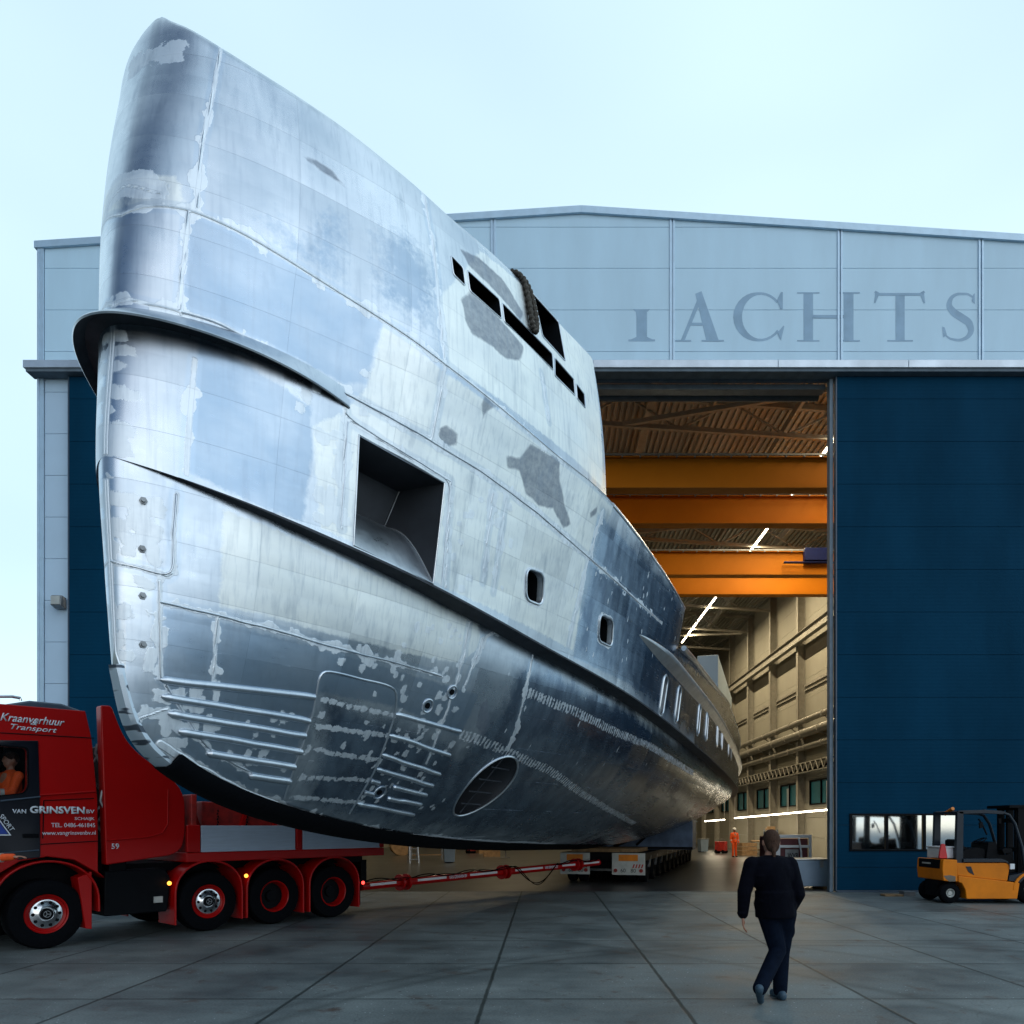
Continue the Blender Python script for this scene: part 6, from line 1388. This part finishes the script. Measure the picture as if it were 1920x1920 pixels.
b = MB(); b.tube([HD+V((-.01+.028*math.cos(a), -.125, -.10+.01*math.sin(a))) for a in np.linspace(0, 6.28, 12, endpoint=False)], .006, 6, closed=True); b.build('hair_tie', M['black'], MN)
# generic standing worker
def worker(loc, rz, lab, s=1., arm=None, helmet=True, seated=False, dark=False):
    W_ = empty('person', loc, rz, label=lab, cat='person'); b = MB(); f_ = V((0, -1, 0))
    head(b, V((0, 0, 1.64)), f_); b.caps(V((0, 0, 1.44)), V((0, 0, 1.56)), .055, .05); b.caps(V((0, 0, 1.0)), V((0, 0, 1.35)), .12, .13)
    Ls, Rs = V((-.19, 0, 1.40)), V((.19, 0, 1.40)); Le, Re = V((-.25, 0, 1.12)), V((.25, 0, 1.12)); Lw, Rw = V((-.24, -.08, .88)), V((.24, -.08, .88))
    if arm: Re, Rw = V(arm[0]), V(arm[1])
    if seated: Le, Re = V((-.24, -.1, 1.14)), V((.24, -.12, 1.14)); Lw, Rw = V((-.15, -.36, 1.14)), V((.15, -.36, 1.14))
    Lk, Rk, La, Ra = V((-.10, -.02, .50)), V((.10, .02, .50)), V((-.11, 0, .08)), V((.12, .02, .08))
    if seated: Lk, Rk, La, Ra = V((-.12, -.40, .97)), V((.12, -.40, .97)), V((-.12, -.42, .62)), V((.12, -.42, .62))
    Lh, Rh = V((-.09, 0, .95)), V((.09, 0, .95))
    for a, c_, e in ((Ls, Le, Lw), (Rs, Re, Rw)): b.caps(a, c_, .05, .04); b.caps(c_, e, .04, .028); hand(b, e, (e-c_), V((0, -1, .1)) if abs((e-c_).normalized().y) < .8 else V((-1, 0, .1)), .3)
    for a, c_, e in ((Lh, Lk, La), (Rh, Rk, Ra)): b.caps(a, c_, .075, .05); b.caps(c_, e, .045, .035)
    skinned(b, 'body', M['skin'], W_, .01, 2)
    b = MB(); b.ell((0, 0, 1.25), (.20, .13, .26), 18); b.ell((0, 0, 1.02), (.175, .13, .14), 16)
    for a, c_, e in ((Ls, Le, Lw), (Rs, Re, Rw)): b.caps(V((a.x*.5, 0, 1.39)), a, .075, .07); b.caps(a, c_, .072, .058); b.caps(c_, c_.lerp(e, .93), .058, .047)
    skinned(b, 'jacket', M['orange'], W_, .012, 4)
    b = MB(); b.ell((0, 0, .95), (.165, .13, .12), 16)
    for a, c_, e in ((Lh, Lk, La), (Rh, Rk, Ra)): b.caps(a, c_, .095, .07); b.caps(c_, e, .068, .06)
    skinned(b, 'trousers', M['orange'] if not dark else M['cloth_navy'], W_, .012, 4)
    b = MB()
    for a, c_, e in ((Ls, Le, Lw), (Rs, Re, Rw)): p_ = c_.lerp(e, .45); d_ = (e-c_).normalized(); b.cyl(p_-d_*.025, p_+d_*.025, .061, n=18)
    b.build('reflective_band', M['hivis'], W_)
    b = MB()
    for e in (La, Ra): b.caps(e+V((0, .04, -.04)), e+V((0, -.14, -.045)), .042, .035); b.caps(e, e+V((0, 0, -.03)), .045, .045)
    skinned(b, 'boots', M['black'], W_, .012, 2)
    b = MB(); b.ell((0, .012, 1.665), (.088, .105, .10), 16); skinned(b, 'hair', M['hair'], W_, .01, 1) if not helmet else None
    if helmet: b.ell((0, .01, 1.69), (.11, .13, .10), 16); b.ell((0, -.05, 1.675), (.10, .13, .015), 16); skinned(b, 'helmet', M['white'], W_, .01, 2)
    W_.scale = (s, s, s); return W_
pw = gnd(1377, 1607); worker((pw.x, pw.y, 0), R(15), 'worker in orange hi-vis suit and white helmet standing inside the hall', .98)
# driver, visible as a bust behind the side window: sits in an opening cut through the dark pane
TKM = Matrix.Translation((TX, TY, 0)) @ Matrix.Rotation(math.atan2(DYv, DX), 4, 'Z')
hx_, hz_ = tp(20, 1424, .42); pd = TKM @ Vector((hx_+.02, .50, hz_-1.64))
worker(pd, math.atan2(-DX, DYv)+.25, 'driver in orange hi-vis jacket sitting behind the side window of the red truck', 1.0, helmet=False, seated=True, dark=True)
# flagger outside the frame whose arm reaches in
ph = at(50, 1617, 9.6); 
wk2 = worker((ph.x-1.0, ph.y+.02, 0), R(0), 'person in orange hi-vis jacket at the left edge, arm stretched along the truck', .98, arm=((.52, -.0, 1.42), (.84, -.0, 1.44)), helmet=False, dark=True)

# ================================================================ CLUTTER INSIDE THE HALL (seen under the keel and behind)
def clutter(name, cat, u, v, lab, fn, rz=0, grp=None):
    p = gnd(u, v); E = empty(name, p, rz, label=lab, cat=cat, group=grp); fn(E); return E
def bench(E):
    b = MB(); b.box(-.9, .9, -.35, .35, .82, .88); b.build('worktop', M['wood'], E, bevel=.008)
    for x in (-.82, .82):
        for y in (-.28, .28): b = MB(); b.box(x-.03, x+.03, y-.03, y+.03, 0, .817); build_each(b, 'leg', M['steel'], E)
    b = MB(); b.box(-.8, .8, -.3, .3, .25, .28); b.build('shelf', M['wood'], E)
def ladder(E):
    for s in (-1, 1):
        b = MB(); 
        for x in (-.22, .22): b.bar((x*1.0, s*.45, 0), (x*.8, 0, 1.45), .05, .03)
        build_each(b, 'side_rail', M['zinc'], E)
    b = MB(); 
    for k in range(5): t = (k+.7)/5.6; b.box(-.2, .2, -.45*(1-t)-.05, -.45*(1-t)+.05, 1.45*t, 1.45*t+.03)
    b.build('step', M['zinc'], E)
def bin_(E):
    b = MB(); b.prism(rnd([(-.25, .05), (.25, .05), (.3, .9), (-.3, .9)], .03), -.3, .3); b.build('body', M['tote'], E, bevel=.02); b = MB(); b.box(-.33, .33, -.33, .33, .91, .96); b.build('lid', M['steel'], E, bevel=.02)
    b = MB(); b.cyl((-.2, .3, .08), (.2, .3, .08), .08, n=14); build_each(b, 'castor', M['dark'], E)
def reel(E):
    for y in (-.3, .3): b = MB(); b.lathe([(.0, y-.02), (.7, y-.02), (.7, y+.02), (0, y+.02)], (0, 0, .7), 28); build_each(b, 'flange', M['wood'], E)
    b = MB(); b.lathe([(.45, -.27), (.48, -.2), (.45, -.1), (.48, 0), (.45, .1), (.48, .2), (.45, .27)], (0, 0, .7), 28); b.build('cable', M['dark'], E)
def crate(E):
    b = MB()
    for z in (.1, .34, .58): b.box(-.5, .5, -.4, -.375, z, z+.2); b.box(-.5, .5, .375, .4, z, z+.2); b.box(-.5, -.475, -.374, .374, z, z+.2); b.box(.475, .5, -.374, .374, z, z+.2)
    b.build('slats', M['wood'], E, smooth=0); b = MB(); b.box(-.5, .5, -.4, .4, 0, .08); b.build('base', M['wood'], E)
def chair(E):
    b = MB(); b.box(-.24, .24, -.24, .24, .46, .52); b.build('seat', M['black'], E, bevel=.02); b = MB(); b.box(-.2, .2, .22, .27, .6, 1.0); b.build('backrest', M['black'], E, bevel=.02)
    b = MB(); b.cyl((0, 0, .1), (0, 0, .46), .03)
    for k in range(5): a = k*1.257; b.bar((0, 0, .1), (.28*math.cos(a), .28*math.sin(a), .06), .04, .03)
    b.bar((0, .22, .5), (0, .25, .62), .05, .02); b.build('base', M['steel'], E)
def welder(E):
    b = MB(); b.box(-.25, .25, -.35, .35, .15, .8); b.build('housing', M['redd'], E, bevel=.03); b = MB(); b.tube([(-.2, -.3, .82), (-.2, -.3, .95), (-.2, .3, .95), (-.2, .3, .82)], .015); b.build('handle', M['steel'], E)
    b = MB(); 
    for y in (-.25, .25): b.cyl((-.28, y, .12), (.28, y, .12), .12, n=16)
    b.build('wheel', M['dark'], E)
def arch_rack(E):
    b = MB()
    for x in (-.9, .9):
        for y in (-.3, .3): b.box(x-.04, x+.04, y-.04, y+.04, 0, 1.6)
    b.build('upright', M['cradle'], E)
    for z in (.3, .9, 1.5): b = MB(); b.box(-.95, .95, -.35, .35, z, z+.05); b.build('shelf', M['steel'], E)
    for i in range(7): pass
    b = MB()
    for i, (x, z, h_) in enumerate(((-.7, .36, .3), (-.3, .36, .2), (.3, .36, .35), (-.6, .96, .25), (.1, .96, .35), (.6, .96, .2), (-.2, 1.56, .25), (.5, 1.56, .15))): b.box(x-.16, x+.16, -.25, .25, z, z+h_)
    b.build('stored_goods', M['wood'], E, bevel=.01)
clutter('work_bench', 'bench', 800, 1612, 'plywood topped bench under the keel nearest the truck tail', bench, .2)
clutter('step_ladder', 'ladder', 775, 1618, 'aluminium step ladder standing under the keel behind the tow bar', ladder, .3)
clutter('wheeled_bin', 'bin', 842, 1618, 'blue grey wheeled bin standing under the keel', bin_, .2)
clutter('cable_reel', 'cable reel', 752, 1604, 'large wooden cable reel behind the truck tail', reel, .4)
clutter('crate', 'crate', 922, 1606, 'slatted wooden crate under the middle of the keel', crate, .1)
clutter('crate', 'crate', 905, 1600, 'slatted wooden crate farther back, left of the office chair', crate, .6)
clutter('office_chair', 'chair', 948, 1610, 'black office chair on a star base under the keel', chair, 2.3)
clutter('welding_machine', 'welder', 884, 1600, 'red welding machine on wheels beyond the keel', welder, .5)
clutter('storage_rack', 'rack', 990, 1592, 'storage rack with boxes deep under the keel', arch_rack, .05)
clutter('work_bench', 'bench', 870, 1594, 'plywood bench deep in the hall behind the welding machine', bench, 0)
clutter('storage_rack', 'rack', 820, 1590, 'storage rack with boxes at the back left of the hall', arch_rack, -.1)
clutter('work_bench', 'bench', 1420, 1601, 'dark bench by the hall wall right of the orange worker', bench, 1.4)
clutter('crate', 'crate', 1400, 1604, 'wooden crate just right of the orange worker', crate, .2)
clutter('welding_machine', 'welder', 1352, 1600, 'red welding machine left of the orange worker', welder, .9)
clutter('wheeled_bin', 'bin', 1318, 1598, 'wheeled bin beneath the yacht stern', bin_, .2)
clutter('storage_rack', 'rack', 1445, 1602, 'storage rack against the hall wall behind the walking man', arch_rack, 1.4)
